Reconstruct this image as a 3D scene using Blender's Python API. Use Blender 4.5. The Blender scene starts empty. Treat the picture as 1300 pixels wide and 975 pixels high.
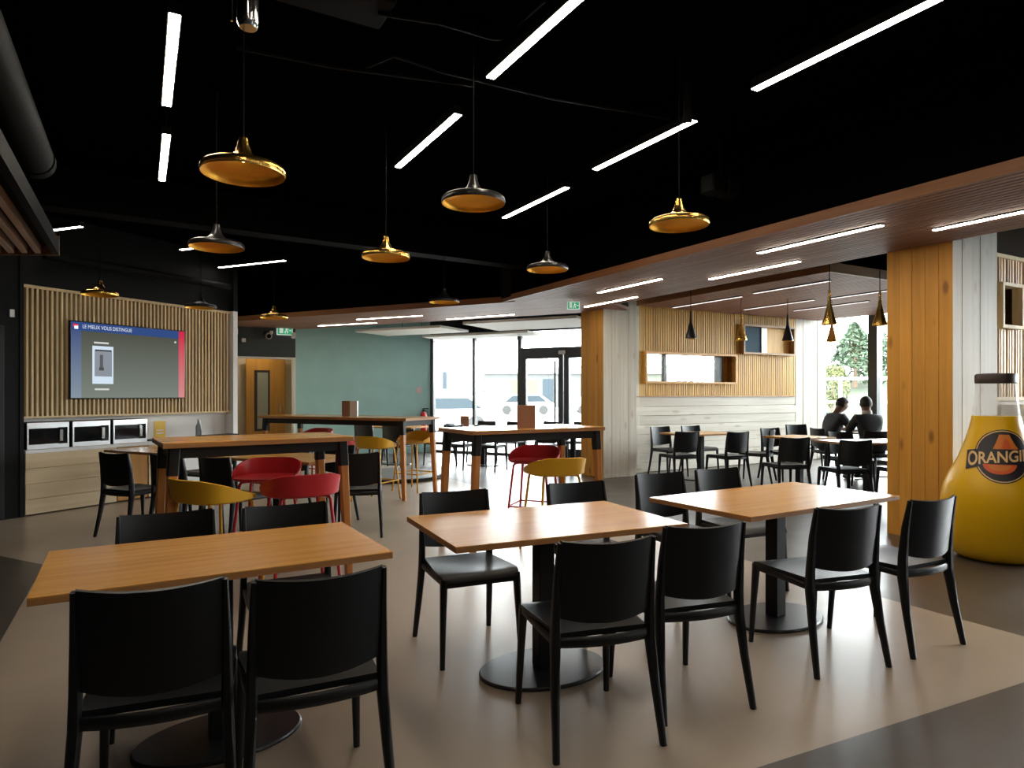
import bpy, bmesh, math, random
from mathutils import Vector, Matrix

random.seed(7)
SC = bpy.context.scene
COL = SC.collection
PI = math.pi
# ------------------------------------------------------------------ camera, sky, exposure
F, HOR, CX, H = 834.0, 500.0, 650.0, 1.363
cam = bpy.data.cameras.new('camera')
cam.sensor_width = 36.0
cam.lens = F / 1300 * 36.0
cam.shift_y = 12.5 / 1300
cam.clip_start = 0.05
cam.clip_end = 600
co = bpy.data.objects.new('camera', cam)
COL.objects.link(co)
co.location = (0, 0, H)
co.rotation_euler = (PI / 2, 0, 0)
SC.camera = co

wd = bpy.data.worlds.new('overcast_sky')
SC.world = wd
wd.use_nodes = True
bg = wd.node_tree.nodes['Background']
bg.inputs[0].default_value = (0.93, 0.97, 1.0, 1)
bg.inputs[1].default_value = 25.0

vs = SC.view_settings
vs.view_transform = 'Standard'
vs.look = 'None'
vs.exposure = 0.4
vs.gamma = 1.0
vs.use_curve_mapping = False
SC.cycles.use_denoising = True
SC.cycles.max_bounces = 8
SC.cycles.diffuse_bounces = 4
SC.cycles.glossy_bounces = 4
SC.cycles.transparent_max_bounces = 12
SC.cycles.sample_clamp_indirect = 6.0
LED = 42.0            # radiance of the linear ceiling lamps
LED_BAY = 1.1         # the dimmed lamps over the side bay

# ------------------------------------------------------------------ frames
TH = math.radians(29.5)
CU, SU = math.cos(TH), math.sin(TH)
def UV(u, v, z=0.0):                 # room grid (u right-away, v left-away) -> world
    return Vector((u * CU - v * SU, u * SU + v * CU, z))
AW = math.radians(63.5)              # television wall runs along this heading
TO = Vector((-5.40, 7.29, 0))
TA = Vector((math.cos(AW), math.sin(AW), 0))
TN = Vector((-math.sin(AW), math.cos(AW), 0))
def T(s, d, z=0.0):
    p = TO + TA * s + TN * d
    return Vector((p.x, p.y, z))
def G(px, py, h=0.0):                # pixel on a horizontal plane at height h
    z = F * (H - h) / (py - HOR)
    return Vector(((px - CX) / F * z, z, h))

# ------------------------------------------------------------------ materials
def _nt(name):
    m = bpy.data.materials.new(name)
    m.use_nodes = True
    nt = m.node_tree
    return m, nt, nt.nodes['Principled BSDF']
def mat(name, col, rough=0.5, metal=0.0, spec=0.5, noise=0.0, nscale=8.0, bump=0.0, emit=None, estr=0.0, trans=0.0):
    m, nt, b = _nt(name)
    b.inputs['Base Color'].default_value = (*col, 1)
    b.inputs['Roughness'].default_value = rough
    b.inputs['Metallic'].default_value = metal
    b.inputs['Specular IOR Level'].default_value = spec
    if trans: b.inputs['Transmission Weight'].default_value = trans
    if emit:
        b.inputs['Emission Color'].default_value = (*emit, 1)
        b.inputs['Emission Strength'].default_value = estr
    if noise or bump:
        tc = nt.nodes.new('ShaderNodeTexCoord')
        nz = nt.nodes.new('ShaderNodeTexNoise')
        nz.inputs['Scale'].default_value = nscale
        nz.inputs['Detail'].default_value = 5
        nt.links.new(tc.outputs['Object'], nz.inputs['Vector'])
        if noise:
            r = nt.nodes.new('ShaderNodeValToRGB')
            r.color_ramp.elements[0].position = 0.3
            r.color_ramp.elements[1].position = 0.7
            r.color_ramp.elements[0].color = (*[c * (1 - noise) for c in col], 1)
            r.color_ramp.elements[1].color = (*[min(1, c * (1 + noise)) for c in col], 1)
            nt.links.new(nz.outputs['Fac'], r.inputs[0])
            nt.links.new(r.outputs[0], b.inputs['Base Color'])
        if bump:
            bp = nt.nodes.new('ShaderNodeBump')
            bp.inputs['Strength'].default_value = bump
            bp.inputs['Distance'].default_value = 0.01
            nt.links.new(nz.outputs['Fac'], bp.inputs['Height'])
            nt.links.new(bp.outputs[0], b.inputs['Normal'])
    return m
def wood(name, c1, c2, axis='x', fine=30.0, rough=0.5, knots=0.0, vary=0.15, spec=0.4, kcol=(0.12, 0.05, 0.02)):
    m, nt, b = _nt(name)
    N, L = nt.nodes.new, nt.links.new
    tc = N('ShaderNodeTexCoord')
    oi = N('ShaderNodeObjectInfo')
    mp = N('ShaderNodeMapping')
    L(tc.outputs['Object'], mp.inputs[0])
    sc = {'x': (fine * 0.045, fine, fine), 'y': (fine, fine * 0.045, fine), 'z': (fine, fine, fine * 0.045)}[axis]
    mp.inputs['Scale'].default_value = sc
    off = N('ShaderNodeVectorMath'); off.operation = 'SCALE'
    cb = N('ShaderNodeCombineXYZ')
    for i in range(3): L(oi.outputs['Random'], cb.inputs[i])
    L(cb.outputs[0], off.inputs[0]); off.inputs[3].default_value = 37.0
    L(off.outputs[0], mp.inputs['Location'])
    nz = N('ShaderNodeTexNoise')
    nz.inputs['Scale'].default_value = 1.0
    nz.inputs['Detail'].default_value = 6
    nz.inputs['Roughness'].default_value = 0.6
    nz.inputs['Distortion'].default_value = 0.4
    L(mp.outputs[0], nz.inputs['Vector'])
    r = N('ShaderNodeValToRGB')
    r.color_ramp.elements[0].position = 0.33
    r.color_ramp.elements[1].position = 0.68
    r.color_ramp.elements[0].color = (*c1, 1)
    r.color_ramp.elements[1].color = (*c2, 1)
    L(nz.outputs['Fac'], r.inputs[0])
    colr = r.outputs[0]
    if knots:
        mk = N('ShaderNodeMapping')
        ks = {'x': (1.6, 5.5, 5.5), 'y': (5.5, 1.6, 5.5), 'z': (5.5, 5.5, 2.2)}[axis]
        mk.inputs['Scale'].default_value = ks
        L(tc.outputs['Object'], mk.inputs[0]); L(off.outputs[0], mk.inputs['Location'])
        vo = N('ShaderNodeTexVoronoi'); vo.inputs['Scale'].default_value = 1.0
        L(mk.outputs[0], vo.inputs['Vector'])
        kr = N('ShaderNodeValToRGB')
        kr.color_ramp.elements[0].position = 0.08; kr.color_ramp.elements[0].color = (1, 1, 1, 1)
        kr.color_ramp.elements[1].position = 0.19; kr.color_ramp.elements[1].color = (0, 0, 0, 1)
        L(vo.outputs['Distance'], kr.inputs[0])
        ml = N('ShaderNodeMath'); ml.operation = 'MULTIPLY'; ml.inputs[1].default_value = knots
        L(kr.outputs[0], ml.inputs[0])
        mx = N('ShaderNodeMixRGB'); mx.inputs[2].default_value = (*kcol, 1)
        L(ml.outputs[0], mx.inputs[0]); L(colr, mx.inputs[1])
        colr = mx.outputs[0]
    if vary:
        mr = N('ShaderNodeMapRange')
        mr.inputs[3].default_value = 1 - vary; mr.inputs[4].default_value = 1 + vary
        L(oi.outputs['Random'], mr.inputs[0])
        hv = N('ShaderNodeHueSaturation')
        L(mr.outputs[0], hv.inputs['Value']); L(colr, hv.inputs['Color'])
        colr = hv.outputs[0]
    L(colr, b.inputs['Base Color'])
    b.inputs['Roughness'].default_value = rough
    b.inputs['Specular IOR Level'].default_value = spec
    return m
def emis(name, col, s):
    m = bpy.data.materials.new(name); m.use_nodes = True
    nt = m.node_tree; nt.nodes.clear()
    e = nt.nodes.new('ShaderNodeEmission'); o = nt.nodes.new('ShaderNodeOutputMaterial')
    e.inputs[0].default_value = (*col, 1); e.inputs[1].default_value = s
    nt.links.new(e.outputs[0], o.inputs[0])
    return m
def grad_emis(name, bottom, top, z0, z1, s):         # what a screen shows
    m = emis(name, top, s); nt = m.node_tree
    e = [n for n in nt.nodes if n.type == 'EMISSION'][0]
    tc = nt.nodes.new('ShaderNodeTexCoord'); sx = nt.nodes.new('ShaderNodeSeparateXYZ')
    mr = nt.nodes.new('ShaderNodeMapRange'); mx = nt.nodes.new('ShaderNodeMixRGB')
    nt.links.new(tc.outputs['Object'], sx.inputs[0]); nt.links.new(sx.outputs['Z'], mr.inputs[0])
    mr.inputs[1].default_value = z0; mr.inputs[2].default_value = z1
    mx.inputs[1].default_value = (*bottom, 1); mx.inputs[2].default_value = (*top, 1)
    nt.links.new(mr.outputs[0], mx.inputs[0]); nt.links.new(mx.outputs[0], e.inputs[0])
    return m
def glass(name, tint=(0.97, 0.99, 0.98), refl=1.0):
    m = bpy.data.materials.new(name); m.use_nodes = True
    nt = m.node_tree; nt.nodes.clear()
    o = nt.nodes.new('ShaderNodeOutputMaterial'); mx = nt.nodes.new('ShaderNodeMixShader')
    t = nt.nodes.new('ShaderNodeBsdfTransparent'); g = nt.nodes.new('ShaderNodeBsdfGlossy')
    t.inputs[0].default_value = (*tint, 1); g.inputs['Roughness'].default_value = 0.02
    fr = nt.nodes.new('ShaderNodeFresnel'); fr.inputs[0].default_value = 1.35
    nt.links.new(fr.outputs[0], mx.inputs[0]); nt.links.new(t.outputs[0], mx.inputs[1])
    nt.links.new(g.outputs[0], mx.inputs[2]); nt.links.new(mx.outputs[0], o.inputs[0])
    return m

M = {}
M['chair'] = mat('charcoal_plastic', (0.0042, 0.005, 0.0062), 0.40, spec=0.4)
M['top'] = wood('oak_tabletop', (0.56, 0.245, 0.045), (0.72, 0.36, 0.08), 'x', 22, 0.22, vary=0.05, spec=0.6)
M['edge'] = wood('oak_edge_band', (0.30, 0.13, 0.04), (0.42, 0.20, 0.07), 'x', 22, 0.4, vary=0.05)
M['legwood'] = wood('beech_leg', (0.40, 0.15, 0.035), (0.52, 0.22, 0.06), 'z', 30, 0.4, vary=0.08)
M['blackmetal'] = mat('black_powder_coat', (0.006, 0.006, 0.0065), 0.5, spec=0.3)
M['basemetal'] = mat('black_satin_base', (0.02, 0.021, 0.023), 0.3)
M['yellow'] = mat('yellow_shell', (0.62, 0.33, 0.012), 0.42)
M['red'] = mat('red_shell', (0.45, 0.012, 0.018), 0.42)
M['brass'] = mat('polished_brass', (0.86, 0.52, 0.13), 0.27, metal=1.0)
M['brass_in'] = mat('hammered_gold_lining', (0.9, 0.5, 0.08), 0.45, metal=1.0, bump=0.25, nscale=40)
M['lampblack'] = mat('black_lacquer', (0.012, 0.011, 0.011), 0.3)
M['cable'] = mat('black_cable', (0.006, 0.006, 0.006), 0.9, spec=0.1)
M['led'] = emis('led_diffuser', (1.0, 0.88, 0.72), LED)
M['led_dim'] = emis('led_diffuser_low', (1.0, 0.9, 0.78), 22.0)
M['led_bay'] = emis('led_diffuser_dimmed', (1.0, 0.92, 0.86), LED_BAY)
M['bulb'] = emis('added_warm_bulb', (1.0, 0.66, 0.28), 14.0)  # hidden lit bulb, added so the gold lining glows
M['ceiling'] = mat('black_ceiling_paint', (0.0016, 0.0018, 0.002), 0.95, spec=0.0, bump=0.5, nscale=25)
M['duct'] = mat('black_duct', (0.0035, 0.004, 0.004), 0.6, spec=0.08)
M['beam'] = mat('dark_beam_paint', (0.004, 0.0042, 0.004), 0.8, spec=0.05)
M['soffit'] = wood('red_brown_slat', (0.23, 0.11, 0.072), (0.30, 0.155, 0.105), 'y', 20, 0.55, vary=0.1)
M['soffit_edge'] = wood('soffit_fascia', (0.22, 0.085, 0.03), (0.30, 0.125, 0.05), 'y', 20, 0.5)
M['raft_edge'] = wood('raft_fascia', (0.34, 0.19, 0.08), (0.45, 0.27, 0.12), 'x', 20, 0.5)
M['dark'] = mat('matt_black_backing', (0.01, 0.009, 0.008), 0.9, spec=0.1)
M['slat'] = wood('pine_slat', (0.62, 0.45, 0.24), (0.78, 0.61, 0.37), 'z', 30, 0.6, vary=0.14)
M['slatback'] = mat('dark_brown_felt', (0.035, 0.022, 0.014), 0.9, spec=0.1)
M['yslat'] = wood('honey_slat', (0.50, 0.265, 0.04), (0.64, 0.37, 0.075), 'z', 30, 0.5, vary=0.13)
M['yback'] = mat('honey_backing', (0.30, 0.16, 0.035), 0.8)
M['amber'] = wood('amber_pine', (0.52, 0.235, 0.035), (0.68, 0.34, 0.06), 'z', 14, 0.5, knots=0.75, vary=0.10, kcol=(0.16, 0.05, 0.01))
M['amber_in'] = wood('amber_lining', (0.50, 0.24, 0.05), (0.62, 0.32, 0.08), 'x', 14, 0.5, vary=0.1)
M['pale'] = wood('whitewashed_pine', (0.50, 0.46, 0.385), (0.62, 0.58, 0.50), 'z', 14, 0.6, knots=0.45, vary=0.05, kcol=(0.30, 0.22, 0.14))
M['palex'] = wood('whitewashed_pine_board', (0.50, 0.46, 0.385), (0.63, 0.59, 0.51), 'x', 14, 0.6, knots=0.5, vary=0.07, kcol=(0.30, 0.22, 0.14))
M['creamx'] = wood('cream_pine_board', (0.62, 0.48, 0.30), (0.74, 0.61, 0.41), 'x', 14, 0.6, knots=0.55, vary=0.05, kcol=(0.25, 0.15, 0.08))
M['teal'] = mat('teal_paint', (0.36, 0.60, 0.60), 0.7, noise=0.04, nscale=3)
M['greyblue'] = mat('slate_paint', (0.055, 0.07, 0.078), 0.7)
M['beige'] = mat('beige_paint', (0.62, 0.53, 0.38), 0.7)
M['white'] = mat('white_paint', (0.78, 0.77, 0.75), 0.6)
M['whiteboard'] = mat('white_laminate', (0.8, 0.8, 0.8), 0.35)
M['blackwall'] = mat('black_wall_paint', (0.003, 0.003, 0.0035), 0.6, spec=0.15)
M['steel'] = mat('brushed_steel', (0.55, 0.55, 0.56), 0.32, metal=1.0)
M['chrome'] = mat('chrome', (0.7, 0.7, 0.7), 0.15, metal=1.0)
M['blackglass'] = mat('black_glass', (0.006, 0.007, 0.008), 0.08)
M['frame'] = mat('anthracite_frame', (0.035, 0.042, 0.048), 0.4)
M['glass'] = glass('clear_pane')
M['unseen_wall'] = mat('unseen_wall_dark', (0.02, 0.02, 0.02), 0.8, noise=0.1, nscale=3)  # unseen walls made dark so the chair backs reflect little
M['bottle'] = mat('glossy_yellow_vinyl', (0.74, 0.43, 0.003), 0.33, spec=0.4)
M['bottleclear'] = mat('clear_vinyl', (0.8, 0.82, 0.84), 0.25)
M['bottleclear'].node_tree.nodes['Principled BSDF'].inputs['Alpha'].default_value = 0.28
M['cap'] = mat('dark_brown_cap', (0.03, 0.018, 0.016), 0.4)
M['navy'] = mat('logo_navy', (0.012, 0.010, 0.016), 0.4)
M['cream'] = mat('logo_cream', (0.72, 0.47, 0.22), 0.45)
M['logored'] = mat('logo_red_orange', (0.62, 0.09, 0.012), 0.45)
M['logoorange'] = mat('logo_peel_orange', (0.60, 0.17, 0.02), 0.45)
M['card'] = mat('copper_brown_card', (0.32, 0.15, 0.085), 0.6)
M['cardwhite'] = mat('white_card', (0.75, 0.72, 0.68), 0.6)
M['signyellow'] = mat('yellow_notice', (0.72, 0.45, 0.03), 0.5)
M['redpaint'] = mat('extinguisher_red', (0.6, 0.015, 0.015), 0.3)
M['exit'] = mat('exit_green', (0.02, 0.35, 0.16), 0.4, emit=(0.05, 0.5, 0.25), estr=0.4)
M['exitwhite'] = mat('exit_white', (0.8, 0.85, 0.82), 0.4, emit=(0.8, 0.9, 0.85), estr=0.35)
M['panel'] = mat('acoustic_panel_white', (0.70, 0.68, 0.64), 0.8)
M['skin'] = mat('skin', (0.16, 0.075, 0.045), 0.5)
M['hair'] = mat('black_hair', (0.012, 0.009, 0.008), 0.7)
M['shirt'] = mat('charcoal_shirt', (0.03, 0.03, 0.035), 0.8)
M['shirtpanel'] = mat('pale_grey_shirt_front', (0.45, 0.47, 0.50), 0.8)
M['jacket'] = mat('black_jacket', (0.012, 0.012, 0.014), 0.7)
M['collar'] = mat('pale_collar', (0.55, 0.50, 0.48), 0.8)
M['denim'] = mat('dark_denim', (0.03, 0.035, 0.05), 0.8)
M['shoe'] = mat('dark_shoe', (0.02, 0.02, 0.02), 0.5)
M['eye'] = mat('eye_white', (0.6, 0.58, 0.55), 0.3)
M['bluepane'] = mat('slate_blue_panel', (0.05, 0.09, 0.125), 0.7, spec=0.1)
M['plinth'] = mat('grey_plinth_top', (0.20, 0.21, 0.21), 0.35)
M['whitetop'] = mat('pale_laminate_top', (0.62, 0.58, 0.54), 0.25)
# exterior
M['tarmac'] = mat('pale_tarmac', (0.22, 0.22, 0.215), 0.9, noise=0.1, nscale=0.5)
M['grass'] = mat('grass_bank', (0.008, 0.017, 0.004), 0.9, noise=0.35, nscale=2.5)
M['leaf'] = mat('conifer_green', (0.022, 0.042, 0.02), 0.8, noise=0.4, nscale=3)
M['leaf2'] = mat('yellow_green_bush', (0.055, 0.06, 0.012), 0.8, noise=0.3, nscale=4)
M['leaf3'] = mat('grey_green_tree', (0.035, 0.042, 0.036), 0.8, noise=0.3, nscale=2)
M['bark'] = mat('bark', (0.09, 0.06, 0.04), 0.9)
M['bldg'] = mat('white_render', (0.5, 0.5, 0.5), 0.8)
M['bldg2'] = mat('grey_cladding', (0.035, 0.037, 0.036), 0.7)
M['bldgyellow'] = mat('yellow_cladding', (0.055, 0.055, 0.02), 0.7)
M['bwin'] = mat('blue_grey_window', (0.02, 0.028, 0.034), 0.6, spec=0.1)
M['galv'] = mat('galvanised_rail', (0.35, 0.36, 0.37), 0.4)
M['vanpaint'] = mat('white_vehicle_paint', (0.8, 0.8, 0.8), 0.3)
M['tyre'] = mat('tyre', (0.02, 0.02, 0.02), 0.8)

def floor_mat(name, c, rough, n=0.08):
    m, nt, b = _nt(name)
    N, L = nt.nodes.new, nt.links.new
    tc = N('ShaderNodeTexCoord'); nz = N('ShaderNodeTexNoise'); nz2 = N('ShaderNodeTexNoise')
    nz.inputs['Scale'].default_value = 1.3; nz.inputs['Detail'].default_value = 8
    nz2.inputs['Scale'].default_value = 2.2; nz2.inputs['Detail'].default_value = 6
    L(tc.outputs['Object'], nz.inputs[0]); L(tc.outputs['Object'], nz2.inputs[0])
    r = N('ShaderNodeValToRGB')
    r.color_ramp.elements[0].position = 0.3; r.color_ramp.elements[1].position = 0.7
    r.color_ramp.elements[0].color = (*[k * (1 - n) for k in c], 1)
    r.color_ramp.elements[1].color = (*[k * (1 + n) for k in c], 1)
    L(nz.outputs['Fac'], r.inputs[0]); L(r.outputs[0], b.inputs['Base Color'])
    mr = N('ShaderNodeMapRange'); mr.inputs[1].default_value = 0.3; mr.inputs[2].default_value = 0.7
    mr.inputs[3].default_value = rough - 0.02; mr.inputs[4].default_value = rough + 0.04
    L(nz2.outputs['Fac'], mr.inputs[0]); L(mr.outputs[0], b.inputs['Roughness'])
    b.inputs['Specular IOR Level'].default_value = 0.75
    return m
M['floor'] = floor_mat('taupe_vinyl', (0.375, 0.303, 0.232), 0.30)
M['floordark'] = floor_mat('dark_brown_vinyl', (0.060, 0.047, 0.038), 0.32)

# ------------------------------------------------------------------ mesh builder
class B:
    def __init__(s): s.bm = bmesh.new()
    def box(s, c, d, rz=0.0, bevel=0.0, seg=1):
        mtx = Matrix.Translation(Vector(c)) @ Matrix.Rotation(rz, 4, 'Z') @ Matrix.Diagonal((*d, 1))
        r = bmesh.ops.create_cube(s.bm, size=1.0, matrix=mtx)
        if bevel:
            es = list({e for v in r['verts'] for e in v.link_edges})
            bmesh.ops.bevel(s.bm, geom=es, offset=bevel, segments=seg, affect='EDGES', profile=0.5)
        return s
    def b2(s, x0, x1, y0, y1, z0, z1, bevel=0.0):
        return s.box(((x0+x1)/2, (y0+y1)/2, (z0+z1)/2), (abs(x1-x0), abs(y1-y0), abs(z1-z0)), 0, bevel)
    def prism(s, pts, z0, z1):
        a = [s.bm.verts.new((p[0], p[1], z0)) for p in pts]
        b = [s.bm.verts.new((p[0], p[1], z1)) for p in pts]
        n = len(pts)
        s.bm.faces.new(a[::-1]); s.bm.faces.new(b)
        for i in range(n): s.bm.faces.new((a[i], a[(i+1) % n], b[(i+1) % n], b[i]))
        return s
    def rings(s, rings, cap=True, close=False):
        vv = [[s.bm.verts.new(p) for p in r] for r in rings]
        n = len(vv[0])
        for i in range(len(vv) - (0 if close else 1)):
            r0, r1 = vv[i], vv[(i+1) % len(vv)]
            for j in range(n):
                s.bm.faces.new((r0[j], r0[(j+1) % n], r1[(j+1) % n], r1[j]))
        if cap and not close:
            s.bm.faces.new(vv[0][::-1]); s.bm.faces.new(vv[-1])
        return s
    def lathe(s, prof, n=32, c=(0, 0, 0), cap=True, ex=1.0, ey=1.0):
        rr = []
        for r, z in prof:
            r = max(r, 1e-4)
            rr.append([(c[0] + r*ex*math.cos(2*PI*k/n), c[1] + r*ey*math.sin(2*PI*k/n), c[2] + z) for k in range(n)])
        return s.rings(rr, cap)
    def tube(s, pts, rad, n=8, rx=None, cap=True, sq=1.0):
        """sweep along pts; rad scalar/list or list of (side, depth) half sizes; sq<1 squares the section"""
        P = [Vector(p) for p in pts]
        rr = []
        for i, p in enumerate(P):
            if i == 0: t = P[1] - P[0]
            elif i == len(P) - 1: t = P[-1] - P[-2]
            else: t = (P[i+1] - P[i]).normalized() + (P[i] - P[i-1]).normalized()
            t.normalize()
            ref = Vector((1, 0, 0)) if abs(t.x) < 0.8 else Vector((0, 0, 1))
            a = (ref - t * ref.dot(t)).normalized(); b = t.cross(a)
            r = rad[i] if isinstance(rad, (list, tuple)) else rad
            ra, rb = r if isinstance(r, (list, tuple)) else (r, r)
            ring = []
            for k in range(n):
                q = 2*PI*(k+0.5)/n
                cx, cy = math.cos(q), math.sin(q)
                if sq != 1.0:
                    cx = math.copysign(abs(cx)**sq, cx); cy = math.copysign(abs(cy)**sq, cy)
                ring.append(p + a*ra*cx + b*rb*cy)
            rr.append(ring)
        return s.rings(rr, cap)
    def sheet(s, fn, nu, nv, th):
        """solid curved sheet: fn(u,v)->(point, normal)"""
        f, k = [], []
        for i in range(nu + 1):
            fr, kr = [], []
            for j in range(nv + 1):
                p, n = fn(i/nu, j/nv)
                p = Vector(p); n = Vector(n).normalized()
                fr.append(s.bm.verts.new(p + n*th/2)); kr.append(s.bm.verts.new(p - n*th/2))
            f.append(fr); k.append(kr)
        q = s.bm.faces.new
        for i in range(nu):
            for j in range(nv):
                q((f[i][j], f[i+1][j], f[i+1][j+1], f[i][j+1]))
                q((k[i][j], k[i][j+1], k[i+1][j+1], k[i+1][j]))
        for i in range(nu):
            q((f[i][0], k[i][0], k[i+1][0], f[i+1][0])); q((f[i][nv], f[i+1][nv], k[i+1][nv], k[i][nv]))
        for j in range(nv):
            q((f[0][j], f[0][j+1], k[0][j+1], k[0][j])); q((f[nu][j], k[nu][j], k[nu][j+1], f[nu][j+1]))
        return s
    def quad(s, pts):
        s.bm.faces.new([s.bm.verts.new(p) for p in pts]); return s
    def mesh(s, name, m, smooth=True, ang=35):
        bmesh.ops.recalc_face_normals(s.bm, faces=s.bm.faces)
        me = bpy.data.meshes.new(name)
        s.bm.to_mesh(me); s.bm.free()
        if m: me.materials.append(M[m] if isinstance(m, str) else m)
        if smooth:
            me.shade_smooth(); me.set_sharp_from_angle(angle=math.radians(ang))
        return me
    def obj(s, name, m, parent=None, loc=(0, 0, 0), rz=0.0, smooth=True):
        return put(name, s.mesh(name, m, smooth), parent, loc, rz)
def put(name, me, parent=None, loc=(0, 0, 0), rz=0.0, scale=None):
    o = bpy.data.objects.new(name, me); COL.objects.link(o)
    if parent is not None: o.parent = parent
    o.location = loc; o.rotation_euler = (0, 0, rz)
    if scale: o.scale = scale
    return o
def empty(name, loc=(0, 0, 0), rz=0.0):
    return put(name, None, None, loc, rz)
def tag(o, label, cat=None, group=None, kind=None):
    o['label'] = label
    if cat: o['category'] = cat
    if group: o['group'] = group
    if kind: o['kind'] = kind
    return o
def struct(o, label): return tag(o, label, kind='structure')
def text_mesh(txt, size, m, name='lettering', bold=0.0):
    cu = bpy.data.curves.new('tmp_text', 'FONT'); cu.body = txt; cu.size = size; cu.offset = bold
    ob = bpy.data.objects.new('tmp_text', cu); COL.objects.link(ob)
    dg = bpy.context.evaluated_depsgraph_get()
    me = bpy.data.meshes.new_from_object(ob.evaluated_get(dg))
    bpy.data.objects.remove(ob); bpy.data.curves.remove(cu)
    me.name = name; me.materials.clear(); me.materials.append(M[m] if isinstance(m, str) else m)
    return me

# ================================================================== ROOM SHELL
# floor: one slab of vinyl with its taupe and dark fields
bm = bmesh.new()
def fpoly(pts, mi):
    f = bm.faces.new([bm.verts.new((UV(u, v).x, UV(u, v).y, 0)) for u, v in pts]); f.material_index = mi
fpoly([(-0.67, 1.855), (4.32, 1.456), (4.32, 17), (-7.84, 17), (-0.67, 6.4)], 0)
fpoly([(-0.67, 1.855), (-0.67, 6.4), (-7.84, 17), (-18, 17), (-18, 1.58)], 1)
fpoly([(4.32, 1.456), (12.6, 1.456), (12.6, 8.9), (4.32, 8.9)], 1)
fpoly([(4.32, 8.9), (7.6, 8.9), (7.6, 17), (4.32, 17)], 1)
fpoly([(-18, -12), (12.6, -12), (12.6, 1.456), (4.32, 1.456), (-0.67, 1.855), (-18, 1.58)], 1)
bmesh.ops.remove_doubles(bm, verts=bm.verts, dist=0.001)
bmesh.ops.recalc_face_normals(bm, faces=bm.faces)
for f in bm.faces:
    if f.normal.z < 0: f.normal_flip()
me = bpy.data.meshes.new('floor'); bm.to_mesh(me); bm.free()
me.materials.append(M['floor']); me.materials.append(M['floordark'])
struct(put('floor', me), 'taupe vinyl floor with dark brown fields at its sides')

CEIL = 3.5
b = B(); b.prism([(-16, -4.2), (17.2, -4.2), UV(12.6, 0)[:2], UV(12.6, 8.9)[:2], UV(7.6, 8.9)[:2], (2.3, 13.5), (-1.7, 15.6), (-6.1, 13.3), (-9, 9)], CEIL, CEIL + 0.1)
struct(b.obj('ceiling', 'ceiling', smooth=False), 'black painted ceiling above hanging lamps and strips')

# --- television wall ------------------------------------------------------------
SL, SR, DW = 0.13, 3.03, 0.38                      # slat panel extent along the wall, its depth
b = B(); b.b2(-0.02, SR + 0.02, 0.47, 0.62, 0, CEIL)
wl = b.obj('wall_left', 'white', loc=T(0, 0), rz=AW, smooth=False)
struct(wl, 'white wall behind television with vertical pine slats')
b = B(); b.b2(SL, SR, 0.42, 0.47, 1.08, 2.62); b.obj('slat_backing', 'slatback', wl, smooth=False)
NS = 53
pitch = (SR - SL) / NS
b = B(); b.box((0, 0, 0), (0.024, 0.045, 1.0)); sm = b.mesh('slat', 'slat', False)
for i in range(NS):
    put('slat', sm, wl, (SL + pitch * (i + 0.5), 0.397, 1.85), 0, (1, 1, 1.50))
b = B(); b.b2(SL - 0.02, SR + 0.02, 0.36, 0.47, 2.60, 2.635); b.obj('top_rail', 'slat', wl)
b = B(); b.b2(SL - 0.02, SR + 0.02, 0.36, 0.47, 1.075, 1.10); b.obj('bottom_rail', 'slat', wl)
b = B(); b.b2(SL - 0.045, SL - 0.02, 0.36, 0.47, 1.07, 2.72); b.obj('end_batten', 'slat', wl)
b = B(); b.b2(-0.02, SR + 0.02, 0.36, 0.47, 2.64, CEIL); b.obj('bulkhead', 'blackwall', wl, smooth=False)
b = B(); b.b2(SR + 0.02, SR + 0.10, 0.30, 0.62, 0, 2.64); b.obj('end_jamb', 'white', wl, smooth=False)
B().b2(SR + 0.02, SR + 0.10, 0.30, 0.62, 2.64, CEIL).obj('end_bulkhead', 'blackwall', wl, smooth=False)

# television
tv = empty('television', T(0.66, 0.335, 1.30), AW)
tag(tv, 'large wall television showing a phone picture on a blue-topped slide', 'television')
tw, thh = 1.58, 0.965
b = B(); b.b2(0, tw, 0, 0.04, 0, thh, 0.006); b.obj('casing', 'blackglass', tv)
def scr(name, x0, x1, z0, z1, m, dy=-0.002, par=None):
    b = B(); b.b2(x0, x1, dy, 0.001, z0, z1); return b.obj(name, m, par or tv, smooth=False)
scr('screen', 0.012, tw - 0.012, 0.012, thh - 0.012, grad_emis('slide_grey', (0.20, 0.23, 0.20), (0.065, 0.065, 0.048), 0, thh, 0.75))
scr('header_band', 0.012, tw - 0.10, thh - 0.118, thh - 0.012, emis('slide_blue', (0.025, 0.055, 0.17), 1.0), -0.004)
scr('side_band', 0.012, 0.135, 0.012, thh - 0.118, grad_emis('slide_blue_fade', (0.20, 0.25, 0.30), (0.03, 0.055, 0.17), 0, thh, 0.9), -0.004)
scr('red_band', tw - 0.105, tw - 0.012, 0.012, thh - 0.012, grad_emis('slide_red_fade', (0.55, 0.22, 0.22), (0.50, 0.012, 0.05), 0, thh, 0.9), -0.005)
scr('emblem', 0.035, 0.095, thh - 0.075, thh - 0.04, emis('emblem_red', (0.6, 0.03, 0.07), 1), -0.006)
scr('emblem', 0.05, 0.095, thh - 0.10, thh - 0.062, emis('emblem_white', (0.8, 0.8, 0.82), 1), -0.007)
ph = scr('phone_picture', 0.27, 0.535, 0.19, 0.67, emis('phone_white', (0.55, 0.65, 0.75), 0.9), -0.006)
scr('phone_display', 0.295, 0.515, 0.285, 0.615, emis('phone_grey', (0.20, 0.22, 0.25), 1), -0.008, ph)
scr('phone_bar', 0.30, 0.51, 0.605, 0.625, emis('phone_dark', (0.04, 0.04, 0.045), 1), -0.009, ph)
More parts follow.
